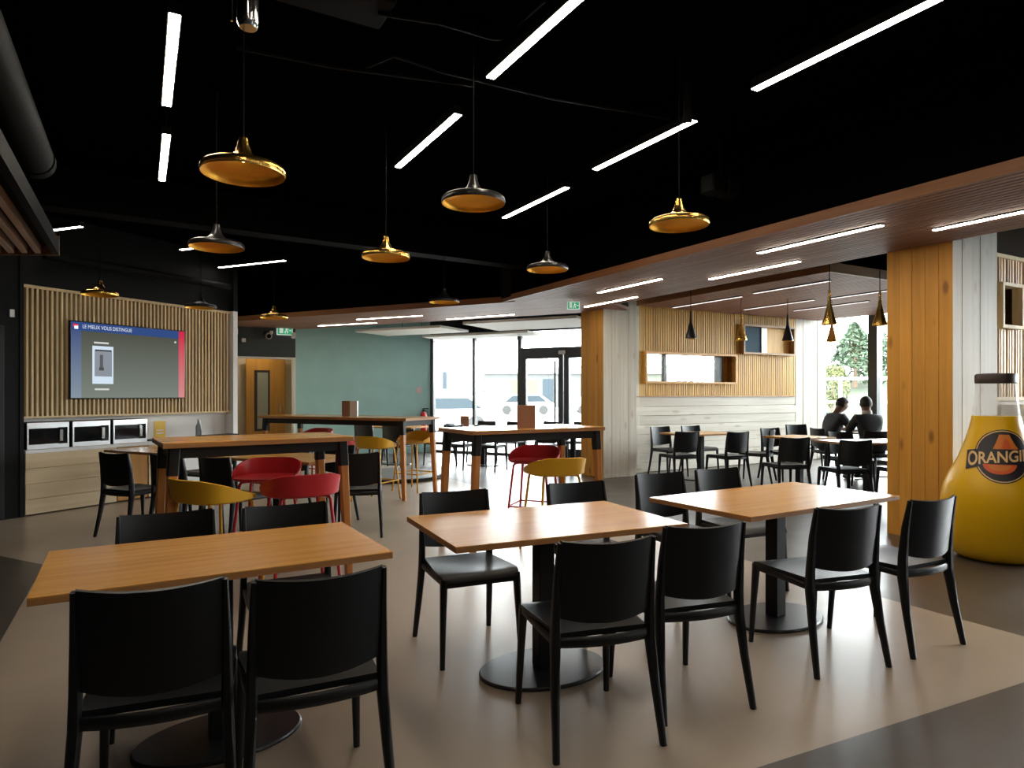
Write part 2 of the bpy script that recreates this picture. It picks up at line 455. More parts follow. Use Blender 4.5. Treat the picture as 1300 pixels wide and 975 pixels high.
scr('phone_figure', 0.36, 0.40, 0.37, 0.56, emis('phone_dark2', (0.08, 0.085, 0.09), 1), -0.009, ph)
scr('phone_figure', 0.35, 0.41, 0.36, 0.40, emis('phone_dark3', (0.06, 0.06, 0.065), 1), -0.010, ph)
cap = emis('caption_white', (0.62, 0.62, 0.6), 0.8)
scr('caption_line', 0.29, 0.475, 0.70, 0.722, cap, -0.006); scr('caption_line', 0.30, 0.48, 0.11, 0.132, cap, -0.006)
scr('marker', tw - 0.17, tw - 0.145, thh - 0.185, thh - 0.16, cap, -0.006)
tm = text_mesh('LE MIEUX VOUS DISTINGUE', 0.066, emis('title_white', (0.62, 0.66, 0.75), 0.9), 'title_lettering')
o = put('title_lettering', tm, tv, (0.145, -0.008, thh - 0.085)); o.rotation_euler = (PI / 2, 0, 0); o.scale = (0.78, 1, 1)

# counter unit below with boarded front
cu = empty('counter_unit', T(0, 0), AW)
tag(cu, 'boarded cream pine counter under the microwaves', 'counter')
b = B(); b.b2(0.0, 2.95, 0.02, 0.44, 0.02, 0.69); b.obj('body', 'dark', cu, smooth=False)
for k in range(4):
    b = B(); b.b2(0.0, 1.03, -0.004 * (k % 2), 0.025, 0.015 + k * 0.171, 0.012 + (k + 1) * 0.171, 0.002)
    b.obj('front_board', 'creamx', cu)
b = B(); b.b2(1.04, 1.44, 0.0, 0.025, 0.02, 0.695, 0.002); b.obj('orange_lit_panel', wood('orange_lit_board', (0.42, 0.19, 0.03), (0.55, 0.27, 0.055), 'z', 14, 0.45, vary=0), cu)  # orange-lit board panel; that warm light is put into the wood colour
b = B(); b.b2(1.45, 1.60, -0.01, 0.025, 0.02, 0.695, 0.002); b.obj('end_board', 'creamx', cu)
b = B(); b.b2(1.61, 2.95, 0.0, 0.025, 0.02, 0.695, 0.002); b.obj('front_panel', 'whiteboard', cu)
wt = B().b2(-0.01, 3.0, -0.02, 0.465, 0.695, 0.735, 0.003).obj('worktop', 'whiteboard', None, T(0, 0), AW)
tag(wt, 'white laminate worktop running under the television wall', 'worktop')
mlab = ['steel fronted microwave nearest the black door', 'steel fronted microwave in the middle of the three on the counter', 'steel fronted microwave beside the white splashback']
for k in range(3):
    x0 = 0.015 + k * 0.485
    mw = tag(empty('microwave', T(x0, 0.0, 0.737), AW), mlab[k], 'microwave', 'microwaves on the counter')
    B().b2(0, 0.45, 0.02, 0.40, 0, 0.30, 0.006).obj('body', 'blackmetal', mw)
    B().b2(0, 0.45, -0.0, 0.02, 0, 0.30, 0.003).obj('door', 'steel', mw)
    B().b2(0.02, 0.325, -0.004, 0.004, 0.055, 0.235, 0.002).obj('door_window', 'blackglass', mw)
    B().b2(0.325, 0.43, -0.003, 0.004, 0.05, 0.24, 0.002).obj('control_panel', 'blackglass', mw)
    B().b2(0.335, 0.375, -0.018, -0.003, 0.085, 0.22, 0.004).obj('handle', 'chrome', mw)
yn = tag(empty('notice_holder', T(1.74, 0.30, 0.737), AW), 'yellow notice standing on the white worktop', 'notice')
B().b2(0, 0.17, 0, 0.008, 0, 0.25, 0.002).obj('sheet', 'signyellow', yn)
B().b2(0, 0.17, -0.03, 0.05, 0, 0.006).obj('foot', 'whiteboard', yn)
B().b2(0.03, 0.14, -0.002, 0.001, 0.075, 0.095).obj('printed_line', 'cardwhite', yn); B().b2(0.03, 0.14, -0.002, 0.001, 0.12, 0.13).obj('printed_line', 'cardwhite', yn)
wb = B().lathe([(0.035, 0), (0.04, 0.01), (0.04, 0.15), (0.018, 0.20), (0.016, 0.25), (0.022, 0.255)], 20).obj('water_bottle', glass('grey_bottle_glass', (0.55, 0.57, 0.58)), None, T(2.42, 0.28, 0.737))
tag(wb, 'clear glass bottle standing on the white worktop', 'bottle')
tr = B().b2(0, 0.30, 0, 0.20, 0, 0.02, 0.004).obj('serving_tray', 'blackmetal', None, T(1.47, 0.05, 0.737), AW)
tag(tr, 'small dark tray on worktop next to last microwave', 'tray')
tr = B().b2(0, 0.55, 0, 0.22, 0, 0.025, 0.004).obj('serving_tray', 'blackmetal', None, T(2.38, 0.03, 0.737), AW)
tag(tr, 'long dark tray on worktop in front of glass bottle', 'tray')

# --- black wall and door left of it
wb2 = B().b2(-12.6, -0.06, 0.0, 0.15, 0, CEIL).obj('wall_left', 'blackwall', None, T(0, 0), AW, smooth=False)
struct(wb2, 'black painted wall beside the television wall')
B().b2(-0.06, -0.02, -0.01, 0.6, 0, CEIL).obj('corner_strip', 'blackwall', wb2, smooth=False)
sw = tag(B().b2(0, 0.05, -0.012, 0, 0, 0.085, 0.004).obj('light_switch', 'whiteboard', None, T(-0.16, -0.001, 2.20), AW), 'small white sensor plate on the black wall', 'sensor')
d1 = B().b2(-1.15, -0.22, -0.03, -0.002, 0.005, 2.1, 0.004).obj('door_1', 'blackmetal', None, T(0, 0), AW)
struct(d1, 'black door beside the microwaves')
hd = B().tube([(-0.30, -0.03, 0.99), (-0.30, -0.075, 0.99), (-0.42, -0.075, 0.99)], 0.011, 8).obj('door_handle', 'chrome', d1)
B().b2(-0.325, -0.275, -0.04, -0.03, 0.95, 1.03, 0.003).obj('handle_rose', 'chrome', d1)
B().b2(-0.325, -0.275, -0.04, -0.03, 0.86, 0.92, 0.003).obj('lock_rose', 'chrome', d1)

# --- recess: slate lintel wall, amber door, teal wall (both along u) ------------
W0 = Vector((-5.80, 13.21, 0)); WL = 1.40; WT = 4.48      # lengths along u: slate part, end of teal
ws = B().b2(0, 0.16, 0, 0.15, 0, CEIL).b2(0.16, WL, 0, 0.15, 2.13, CEIL).obj('wall_back', 'greyblue', None, W0, TH, smooth=False)
struct(ws, 'slate grey wall over the doorway opening')
B().b2(0.10, WL, -0.02, 0.15, 2.09, 2.13, 0.002).obj('lintel_trim', 'white', ws)
B().b2(WL - 0.05, WL, -0.02, 0.15, 0, 2.09, 0.002).obj('jamb_trim', 'white', ws)
w2 = B().b2(WL, WT, 0, 0.15, 0, CEIL).obj('wall_back', 'teal', None, W0, TH, smooth=False)
struct(w2, 'pale teal painted wall beside the glazed front')
w3 = B().b2(-1.2, WL + 0.3, 1.0, 1.12, 0, 2.6).b2(-0.1, 0.0, 0.15, 1.0, 0, 2.6).b2(WL + 0.2, WL + 0.3, 0.15, 1.0, 0, 2.6).b2(-0.1, WL + 0.3, 0.15, 1.12, 2.5, 2.6).obj('wall_back', 'beige', None, W0, TH, smooth=False)
struct(w3, 'beige painted recess seen through the doorway')
dr = B().b2(0.53, 1.34, 0.84, 0.88, 0.005, 2.13, 0.003).obj('door_2', wood('amber_door_leaf', (0.42, 0.20, 0.035), (0.52, 0.26, 0.05), 'z', 14, 0.45, vary=0), None, W0, TH)
struct(dr, 'amber timber door with narrow glass panel in the recess')
B().b2(0.70, 1.02, 0.825, 0.90, 0.55, 1.88, 0.003).obj('vision_panel_frame', 'cap', dr)
B().b2(0.76, 0.98, 0.822, 0.90, 0.60, 1.83).obj('vision_panel', mat('grey_green_glass', (0.30, 0.32, 0.26), 0.15), dr)
B().b2(1.22, 1.26, 0.78, 0.84, 0.95, 1.15, 0.004).obj('door_handle', 'chrome', dr)
rl_ = tag(empty('added_recess_lamp', W0 + Vector((CU, SU, 0)) * 0.75 + Vector((-SU, CU, 0)) * 0.5 + Vector((0, 0, 2.47)), TH), 'added round lamp brightening the recess above the amber door', 'lamp')  # unseen lamp added to brighten the beige recess
B().lathe([(0.11, 0.0), (0.11, 0.03)], 24).obj('trim_ring', 'whiteboard', rl_)
B().lathe([(0.09, -0.004), (0.09, 0.0)], 24).obj('diffuser', emis('added_recess_glow', (1.0, 0.85, 0.62), 45.0), rl_)
RS = T(SR + 0.10, 0.30)
wr = B().prism([(RS.x, RS.y), (RS.x - 0.15, RS.y), (-5.95, 13.25), (-5.78, 13.25)], 0, CEIL).obj('wall_left', 'beige', smooth=False)
struct(wr, 'beige return wall behind the end of the slat wall')
# fittings on the slate wall
def uw(px, py):       # pixel -> (x,z) on that wall
    k = (px - CX) / F
    x = (k * W0.y - W0.x) / (CU - k * SU); y = W0.y + x * SU
    return x, H - (py - HOR) * y / F
for px, py, lab in ((299, 421, 'white motion sensor nearest the slat wall'), (309, 432, 'white door contact box above the doorway trim'), (372, 426, 'white motion sensor at the teal wall corner')):
    x, z = uw(px, py)
    p = W0 + Vector((CU, SU, 0)) * x
    o = tag(B().box((0, -0.03, 0), (0.08, 0.06, 0.13 if py != 432 else 0.08), 0, 0.012).obj('wall_sensor', 'whiteboard', None, (p.x, p.y, z), TH), lab, 'sensor')
x, z = uw(337, 426); p = W0 + Vector((CU, SU, 0)) * x
cm = tag(empty('dome_camera', (p.x, p.y, z), TH), 'grey bullet camera on the slate wall over the doorway', 'camera')
B().tube([(0, 0, 0.03), (0, -0.10, 0.03)], 0.05, 14).obj('mount', 'blackmetal', cm)
B().tube([(0, -0.08, 0), (0.02, -0.14, -0.01), (0.03, -0.24, -0.03)], [0.05, 0.07, 0.065], 14).obj('body', 'steel', cm)
B().tube([(0.03, -0.24, -0.03), (0.031, -0.246, -0.031)], 0.045, 14).obj('lens', 'blackglass', cm)
B().box((0.10, -0.06, 0.06), (0.07, 0.10, 0.07), 0, 0.01).obj('bracket', 'whiteboard', cm)

def exit_sign(loc, rz, lab, hang):
    e = tag(empty('exit_sign', loc, rz), lab, 'exit sign', 'exit signs')
    B().b2(-0.16, 0.16, -0.02, 0.02, -0.11, 0.09, 0.004).obj('casing', 'exitwhite', e)
    B().b2(-0.145, 0.145, -0.024, -0.018, -0.095, 0.075).obj('face', 'exit', e)
    # running figure, doorway and arrow
    f = B(); f.box((-0.07, -0.026, 0.0), (0.07, 0.004, 0.14)); f.obj('doorway_pictogram', 'exitwhite', e)
    f = B(); f.box((0.035, -0.026, 0.045), (0.022, 0.004, 0.022)); f.box((0.03, -0.026, 0.0), (0.028, 0.004, 0.06))
    f.box((0.008, -0.026, -0.05), (0.02, 0.004, 0.05)); f.box((0.055, -0.026, -0.045), (0.02, 0.004, 0.05)); f.box((0.05, -0.026, 0.012), (0.05, 0.004, 0.014))
    f.obj('running_figure_pictogram', 'exitwhite', e)
    f = B(); f.box((0.11, -0.026, -0.01), (0.05, 0.004, 0.02)); f.obj('arrow_pictogram', 'exitwhite', e)
    if hang: B().tube([(0, 0, 0.09), (0, 0, hang)], 0.008, 8).obj('hanger', 'chrome', e)
x, z = uw(361, 419); p = W0 + Vector((CU, SU, 0)) * x - Vector((-SU, CU, 0)) * 0.03
exit_sign((p.x, p.y, z), TH, 'small green exit sign on the slate wall over the doorway', 0)

# ---- glazed front (facade A) --------------------------------------------------------
FA = W0 + Vector((CU, SU, 0)) * WT
RB = AW - PI / 2                                     # heading of the front: right and nearer
def facade_x(px):
    k = (px - CX) / F
    return (k * FA.y - FA.x) / (math.cos(RB) - k * math.sin(RB))
FAL = 4.55
wn = B().b2(0, 0.08, -0.03, 0.07, 0, 2.95).b2(0, FAL, -0.03, 0.07, 2.72, 2.98).b2(0, FAL, -0.03, 0.07, 0.0, 0.06).b2(-0.1, FAL + 0.1, -0.02, 0.06, 2.98, CEIL).obj('window_1', 'frame', None, FA, RB, smooth=False)
struct(wn, 'tall glazed shop front with anthracite mullions beside the teal wall')
xm = [facade_x(602), facade_x(660), facade_x(716)]
for q, wdt in ((xm[0], 0.06), (xm[1], 0.09)):
    B().b2(q - wdt / 2, q + wdt / 2, -0.03, 0.07, 0.06, 2.72).obj('mullion', 'frame', wn, smooth=False)
B().b2(xm[1], FAL, -0.03, 0.07, 2.25, 2.36).obj('transom', 'frame', wn, smooth=False)
for x0, x1, z0, z1 in ((0.08, xm[0] - 0.03, 0.06, 2.72), (xm[0] + 0.03, xm[1] - 0.045, 0.06, 2.72), (xm[1] + 0.045, FAL, 2.36, 2.72)):
    B().b2(x0, x1, 0.015, 0.025, z0, z1).obj('pane', 'glass', wn, smooth=False)
def gdoor(name, x0, x1, lab):
    s = 0.11
    g = B().b2(x0, x0 + s, -0.03, 0.06, 0.06, 2.25).b2(x1 - s, x1, -0.03, 0.06, 0.06, 2.25).b2(x0 + s, x1 - s, -0.03, 0.06, 2.12, 2.25).b2(x0 + s, x1 - s, -0.03, 0.06, 0.06, 0.20).obj(name, 'frame', None, FA, RB, smooth=False)
    struct(g, lab)
    B().b2(x0 + s, x1 - s, 0.01, 0.02, 0.20, 2.12).obj('pane', 'glass', g, smooth=False)
    return g
g1 = gdoor('door_3', xm[1] + 0.05, xm[2] - 0.01, 'glazed entrance door leaf left of the meeting post')
B().tube([(xm[2] - 0.17, -0.04, 0.5), (xm[2] - 0.17, -0.09, 0.5), (xm[2] - 0.17, -0.09, 2.05), (xm[2] - 0.17, -0.04, 2.05)], 0.022, 10).obj('pull_bar', 'galv', g1)
g2 = gdoor('door_4', xm[2] + 0.01, xm[2] + 1.05, 'glazed entrance door leaf beside the timber column')
B().b2(xm[2] - 0.1, xm[2] + 0.06, -0.08, -0.031, 2.2, 2.28, 0.006).obj('door_closer', 'steel', g2)
B().b2(xm[2] + 1.07, FAL, 0.01, 0.02, 0.06, 2.25).obj('pane', 'glass', wn, smooth=False)
FE = FA + Vector((math.cos(RB), math.sin(RB), 0)) * FAL

# ---- honey slat wall of the side bay (along u) --------------------------------------
YV, YU0 = 8.78, 7.42
Y0 = UV(YU0, YV)
def yx(px):
    k = (px - CX) / F
    return (k * Y0.y - Y0.x) / (CU - k * SU)
YS, YE = yx(1010), yx(1046)
w1x0, w1x1, w1z0, w1z1 = yx(819), yx(931), 1.58, 2.07
w2x0, w2x1, w2z0, w2z1 = yx(941), yx(1003), 2.16, 2.66
wy = B()
wy.b2(0, YS, 0.04, 0.22, 0, w1z0).b2(0, w1x0, 0.04, 0.22, w1z0, w1z1).b2(w1x1, YS, 0.04, 0.22, w1z0, w1z1).b2(0, YS, 0.04, 0.22, w1z1, CEIL)
wy = wy.obj('wall_right', 'yback', None, Y0, TH, smooth=False)
struct(wy, 'honey coloured slat wall with two ribbon windows in the side bay')
b = B(); b.box((0, 0, 0), (0.038, 0.035, 1.0)); ym = b.mesh('slat', 'yslat', False)
NY = 76
for i in range(NY):
    x = (i + 0.5) * YS / NY
    segs = [(1.32, 3.05)]
    for a0, a1, z0, z1 in ((w1x0 - .03, w1x1 + .03, w1z0 - .03, w1z1 + .03), (w2x0 - .03, w2x1 + .03, w2z0 - .03, w2z1 + .03)):
        if a0 < x < a1:
            segs = [s for g in segs for s in ((g[0], z0), (z1, g[1]))]
    for z0, z1 in segs:
        put('slat', ym, wy, (x, 0.022, (z0 + z1) / 2), 0, (1, 1, z1 - z0))
for k in range(8):
    b = B(); b.b2(0, YS, 0.006 * (k % 2), 0.04, 0.01 + k * 0.1625, 0.004 + (k + 1) * 0.1625, 0.003); b.obj('board', 'palex', wy)
B().b2(0, YS, -0.012, 0.04, 1.305, 1.325).obj('ledge', 'raft_edge', wy)
for k in range(4):
    q = (YE - YS) / 4
    b = B(); b.b2(YS + k * q + 0.003, YS + (k + 1) * q - 0.003, -0.004 * (k % 2), 0.22, 0.0, CEIL, 0.003); b.obj('upright_board', 'pale', wy)
def boxwin(name, x0, x1, z0, z1, y0, y1, lab, fm):
    t = 0.035
    w = B().b2(x0 - t, x0, y0, y1, z0 - t, z1 + t).b2(x1, x1 + t, y0, y1, z0 - t, z1 + t).b2(x0, x1, y0, y1, z0 - t, z0).b2(x0, x1, y0, y1, z1, z1 + t).obj(name, fm, None, Y0, TH, smooth=False)
    struct(w, lab); return w
v1 = boxwin('window_2', w1x0, w1x1, w1z0, w1z1, -0.06, 0.24, 'long low ribbon window in the honey slat wall', 'amber_in')
B().b2(w1x0, w1x1 - 0.28, 0.16, 0.18, w1z0, w1z1).obj('pane', 'glass', v1, smooth=False)
q = yx(851); B().b2(q - 0.03, q + 0.03, 0.13, 0.20, w1z0, w1z1).obj('mullion', 'frame', v1, smooth=False)
B().b2(w1x1 - 0.30, w1x1 - 0.16, 0.11, 0.20, w1z0, w1z1).obj('mullion', 'frame', v1, smooth=False)
B().b2(w1x1 - 0.16, w1x1, 0.15, 0.20, w1z0, w1z1).obj('return_panel', 'amber_in', v1, smooth=False)
v2 = boxwin('window_3', w2x0, w2x1, w2z0, w2z1, -0.10, 0.06, 'small high window box in the honey slat wall', 'raft_edge')
q0, q1 = yx(967), yx(974)
B().b2(w2x0, q0, 0.02, 0.035, w2z0, w2z1).obj('pane', 'bluepane', v2, smooth=False)
B().b2(q0, q1, 0.0, 0.035, w2z0, w2z1).obj('mullion', 'whiteboard', v2, smooth=False)
B().b2(q1, w2x1, 0.02, 0.035, w2z0, w2z1).obj('back_panel', 'yslat', v2, smooth=False)
# wall joining the glazed front to the slat wall, hidden by the column
wj = B().prism([FE[:2], (FE.x + 0.15, FE.y + 0.02), (Y0.x + 0.15, Y0.y + 0.1), (Y0.x, Y0.y)], 0, CEIL).obj('wall_right', 'pale', smooth=False)
struct(wj, 'short whitewashed wall between glazed front and slat wall')

# ---- partition behind the big column (along u) ---------------------------------------
PV = 3.50
P0 = UV(7.14, PV)
wp = B()
nx0, nx1, nz0, nz1 = 0.73, 1.11, 2.09, 2.50
wp.b2(0, 5.3, 0.04, 0.22, 0, nz0).b2(0, nx0, 0.04, 0.22, nz0, nz1).b2(nx1, 5.3, 0.04, 0.22, nz0, nz1).b2(0, 5.3, 0.04, 0.22, nz1, CEIL)
wp = wp.obj('wall_right', 'slatback', None, P0, TH, smooth=False)
struct(wp, 'pine slat partition behind the big amber column')
for i in range(88):
    x = (i + 0.5) * 0.06
    segs = [(1.33, 2.80)] if not (nx0 - .04 < x < nx1 + .04) else [(1.33, nz0 - .04), (nz1 + .04, 2.80)]
    for z0, z1 in segs: put('slat', ym if i % 3 else sm, wp, (x, 0.02, (z0 + z1) / 2), 0, (1, 1, z1 - z0))
B().b2(0, 5.3, -0.02, 0.04, 2.80, 2.84).obj('top_rail', 'slat', wp); B().b2(0, 5.3, -0.03, 0.04, 1.29, 1.33).obj('bottom_rail', 'slat', wp)
for k in range(8):
    B().b2(0, 5.3, 0.006 * (k % 2), 0.04, 0.01 + k * 0.16, 0.004 + (k + 1) * 0.16, 0.003).obj('board', 'palex', wp)
t = 0.035
nb = B().b2(nx0 - t, nx0, -0.06, 0.2, nz0 - t, nz1 + t).b2(nx1, nx1 + t, -0.06, 0.2, nz0 - t, nz1 + t).b2(nx0, nx1, -0.06, 0.2, nz0 - t, nz0).b2(nx0, nx1, -0.06, 0.2, nz1, nz1 + t).obj('window_4', 'slat', None, P0, TH, smooth=False)
struct(nb, 'small framed window box in the pine slat partition')
B().b2(nx0, nx0 + 0.14, 0.14, 0.15, nz0, nz1).obj('pane', 'whiteboard', nb, smooth=False); B().b2(nx0 + 0.14, nx1, 0.14, 0.15, nz0, nz1).obj('back_panel', 'amber_in', nb, smooth=False)
# shelf unit with jug against it
sh = tag(empty('wall_shelf', UV(7.95, PV - 0.01), TH), 'white shelf unit against the slat partition beside the bottle', 'shelf')
for z in (0.30, 0.62, 0.95, 1.22): B().b2(-0.05, 1.5, -0.30, 0, z, z + 0.03, 0.002).obj('shelf_board', 'whiteboard', sh)
for x in (-0.05, 1.47): B().b2(x, x + 0.03, -0.30, 0, 0, 1.22, 0.002).obj('side_panel', 'whiteboard', sh)
jg = tag(empty('jug', UV(8.16, PV - 0.16, 0.98), TH), 'black jug with round handle on the white shelf', 'jug')
B().lathe([(0.07, 0), (0.085, 0.01), (0.085, 0.17), (0.075, 0.20)], 20).obj('body', 'blackmetal', jg)
B().tube([(-0.08, 0, 0.03), (-0.13, 0, 0.05), (-0.15, 0, 0.10), (-0.13, 0, 0.15), (-0.08, 0, 0.17)], 0.012, 8).obj('handle', 'blackmetal', jg)

# ---- glazed side (facade B) at u = UB, running along v ---------------------------------
UB = YU0 + YE
FB = UV(UB, YV + 0.2); RV = TH - PI / 2                 # local x runs towards -v
LB = 10.2
wb_ = B().b2(0, LB, -0.05, 0.05, 0, 0.08).b2(0, LB, -0.05, 0.05, 3.05, CEIL).obj('window_5', 'frame', None, FB, RV, smooth=False)
struct(wb_, 'tall glazing of the side bay behind the two seated people')
def fbx(px):
    k = (px - CX) / F
    c, s = math.cos(RV), math.sin(RV)
    return (k * FB.y - FB.x) / (c - k * s)
first = fbx(1111)
xs = [0.1, first] + [first + 1.75 * k for k in range(1, 11) if first + 1.75 * k < LB - 0.2]
for x in xs: B().b2(x - 0.09, x + 0.09, -0.09, 0.09, 0.08, 3.05).obj('mullion', 'frame', wb_, smooth=False)
for x0, x1 in zip(xs, xs[1:]): B().b2(x0 + 0.09, x1 - 0.09, -0.006, 0.006, 0.08, 3.05).obj('pane', 'glass', wb_, smooth=False)
# wall behind the camera
wk = B().b2(-16, 17.5, -4.2, -4.0, 0, CEIL).obj('wall_front', 'unseen_wall', smooth=False)
struct(wk, 'plain wall behind the viewpoint closing the room')

# portals guide the sky light through the glazing
def portal(x, y, z, w, h, rz):
    li = bpy.data.lights.new('sky_portal', 'AREA'); li.shape = 'RECTANGLE'; li.size = w; li.size_y = h
    li.cycles.is_portal = True
    o = bpy.data.objects.new('sky_portal', li); COL.objects.link(o); o.location = (x, y, z)
    o.rotation_euler = (PI / 2, 0, rz)        # -Z of the light points along +Y rotated
    return o
c = FA + Vector((math.cos(RB), math.sin(RB), 0)) * FAL / 2 + Vector((-math.sin(RB), math.cos(RB), 0)) * 0.12
portal(c.x, c.y, 1.36, FAL, 2.7, RB + PI)
c = FB + Vector((math.cos(RV), math.sin(RV), 0)) * LB / 2 + Vector((-math.sin(RV), math.cos(RV), 0)) * 0.15
portal(c.x, c.y, 1.55, LB, 3.1, RV + PI)
ws2 = B().b2(LB, 19.5, -0.1, 0.1, 0, CEIL).obj('wall_right', 'unseen_wall', None, FB, RV, smooth=False)  # solid instead of glazed, added out of view to cut daylight
struct(ws2, 'added dark wall outside the view, blocking part of the side daylight')

# ================================================================== COLUMNS
def column(u, v, du, dv, h, n1, n2, lab, short):
    c = tag(empty('timber_column', UV(u, v), TH), lab, 'column', 'timber columns')
    B().b2(0.02, du - 0.02, 0.02, dv - 0.02, 0, h).obj('core', 'dark', c, smooth=False)
    for k in range(n1):                                  # amber boards on the room side
        y0, y1 = dv * k / n1, dv * (k + 1) / n1
        B().b2(-0.003 * (k % 2), 0.02, y0 + 0.0015, y1 - 0.0015, 0, h, 0.002).obj('amber_board', 'amber', c)
    for k in range(n2):
        x0, x1 = du * k / n2, du * (k + 1) / n2
        B().b2(x0 + 0.001, x1 - 0.001, -0.003 * (k % 2), 0.02, 0, h, 0.002).obj('pale_board', 'pale', c)
        B().b2(x0 + 0.001, x1 - 0.001, dv - 0.02, dv + 0.003 * (k % 2), 0, h, 0.002).obj('pale_board', 'pale', c)
    B().b2(du - 0.02, du, 0.02, dv - 0.02, 0, h).obj('end_board', 'pale', c)
column(6.36, 3.19, 0.785, 0.60, CEIL, 5, 5, 'big amber and white boarded column behind the yellow bottle', 1)
cc = Vector((1.475, 10.6, 0)); cu_, cv_ = cc.x * CU + cc.y * SU, -cc.x * SU + cc.y * CU
column(cu_, cv_, 0.69, 0.62, CEIL, 4, 4, 'farther boarded column beside the entrance doors', 2)

# ================================================================== CEILING PIECES
SH, SU0, SU1 = 2.73, 4.68, 6.33
sf = empty('slatted_soffit', UV(SU0, 3.0, SH))
tag(sf, 'red-brown slatted soffit running past the columns and before the teal wall', 'soffit')
S0 = UV(0, 0, SH) - sf.location
B().b2(SU0, SU1, -4.6, 8.6, 0.055, CEIL - SH).obj('backing', 'dark', sf, S0, TH, smooth=False)
NSO = 24
b = B(); b.box((0, 0, 0), (0.052, 13.2, 0.05)); so_m = b.mesh('slat', 'soffit', False)
for i in range(NSO): put('slat', so_m, sf, S0 + UV(SU0 + (i + 0.5) * (SU1 - SU0) / NSO, 2.0, 0.027), TH)
B().b2(SU0 - 0.03, SU0, -4.6, 8.25, -0.01, 0.07).obj('fascia', 'soffit_edge', sf, S0, TH, smooth=False)
B().b2(SU0 - 0.03, SU0, -4.6, 8.25, 0.07, CEIL - SH).obj('upstand', 'ceiling', sf, S0, TH, smooth=False)
# far band of the soffit, perpendicular to the television wall
BP = Vector((0.05, 9.72, SH)); S1 = BP - sf.location     # local x: along TA (away), local y: along TN (left)
BW, BL = 1.75, 6.9
B().b2(0, BW, -1.2, BL, 0.056, 0.12).obj('backing', 'dark', sf, S1, AW, smooth=False)
b = B(); b.box((0, 0, 0), (0.055, BL + 1.2, 0.05)); bs_m = b.mesh('slat', 'soffit', False)
for i in range(24): put('slat', bs_m, sf, S1 + TA * ((i + 0.5) * BW / 24) + TN * ((BL - 1.2) / 2) + Vector((0, 0, 0.029)), AW)
B().b2(-0.03, 0, 0.0, BL, -0.01, 0.08).obj('fascia', 'soffit_edge', sf, S1, AW, smooth=False)
B().b2(-0.03, 0, 0.0, BL, 0.08, CEIL - SH).obj('upstand', 'ceiling', sf, S1, AW, smooth=False)

# raft over the side bay
RH = 2.87
rc = Vector((3.92, 8.11, 0)); ru, rv = rc.x * CU + rc.y * SU, -rc.x * SU + rc.y * CU
rf = empty('slatted_raft', UV(0, 0, RH), TH)
tag(rf, 'slatted timber ceiling raft hanging over the side bay', 'ceiling raft')
RU1, RV1 = UB - 0.25, YV - 0.05
B().b2(ru, RU1, rv, RV1, 0.06, 0.11).obj('backing', 'dark', rf, smooth=False)
NR = 62
b = B(); b.box((0, 0, 0), (0.05, RV1 - rv, 0.05)); rs_m = b.mesh('slat', 'soffit', False)
for i in range(NR): put('slat', rs_m, rf, (ru + (i + 0.5) * (RU1 - ru) / NR, (rv + RV1) / 2, 0.032))
B().b2(ru - 0.03, ru, rv, RV1, -0.005, 0.115).obj('fascia', 'soffit_edge', rf, smooth=False)
B().b2(ru - 0.03, RU1, rv - 0.03, rv, -0.005, 0.115).obj('fascia', 'raft_edge', rf, smooth=False)
for x, y in ((ru + .3, rv + .3), (RU1 - .3, rv + .3), (ru + .3, RV1 - .3), (RU1 - .3, RV1 - .3)):
    B().tube([(x, y, 0.11), (x, y, CEIL - RH)], 0.006, 6).obj('hanger', 'blackmetal', rf)

# slatted raft upper left
LH = 2.6
lf = empty('slatted_raft', UV(0, 0, LH), TH)
tag(lf, 'pale slatted ceiling raft with black edge at upper left', 'ceiling raft')
lu, lv = -0.644, 7.02
def skew(u): return lv + (u - lu) * -1.48 * 0 + (lu - u) * 1.48 * 0.35
def lpoly(u0, u1, z0, z1):
    b = B(); b.prism([(u0, -0.5), (u1, -0.5), (u1, skew(u1)), (u0, skew(u0))], z0, z1); return b
lpoly(-3.2, lu, 0.07, 0.14).obj('backing', 'dark', lf, smooth=False)
nl = 24
for i in range(nl):
    u0 = -3.15 + i * (lu + 3.15 - 0.06) / nl
    lpoly(u0, u0 + 0.045, 0.0, 0.07).obj('slat', wood('left_raft_slat', (0.42, 0.30, 0.22), (0.52, 0.38, 0.28), 'y', 20, 0.6, vary=0.05) if i == 0 else bpy.data.materials['left_raft_slat'], lf, smooth=False)
lpoly(lu - 0.03, lu + 0.02, -0.01, 0.12).obj('edge_trim', 'duct', lf, smooth=False)
B().prism([(-3.2, skew(-3.2)), (lu + 0.02, skew(lu)), (lu + 0.02, skew(lu) + 0.03), (-3.2, skew(-3.2) + 0.03)], -0.01, 0.16).obj('end_trim', 'soffit_edge', lf, smooth=False)
for u, v in ((-2.9, 0.5), (-0.9, 0.5), (-2.9, 6.6), (-0.9, 6.4)):
    B().tube([(u, v, 0.14), (u, v, CEIL - LH)], 0.006, 6).obj('hanger', 'blackmetal', lf)

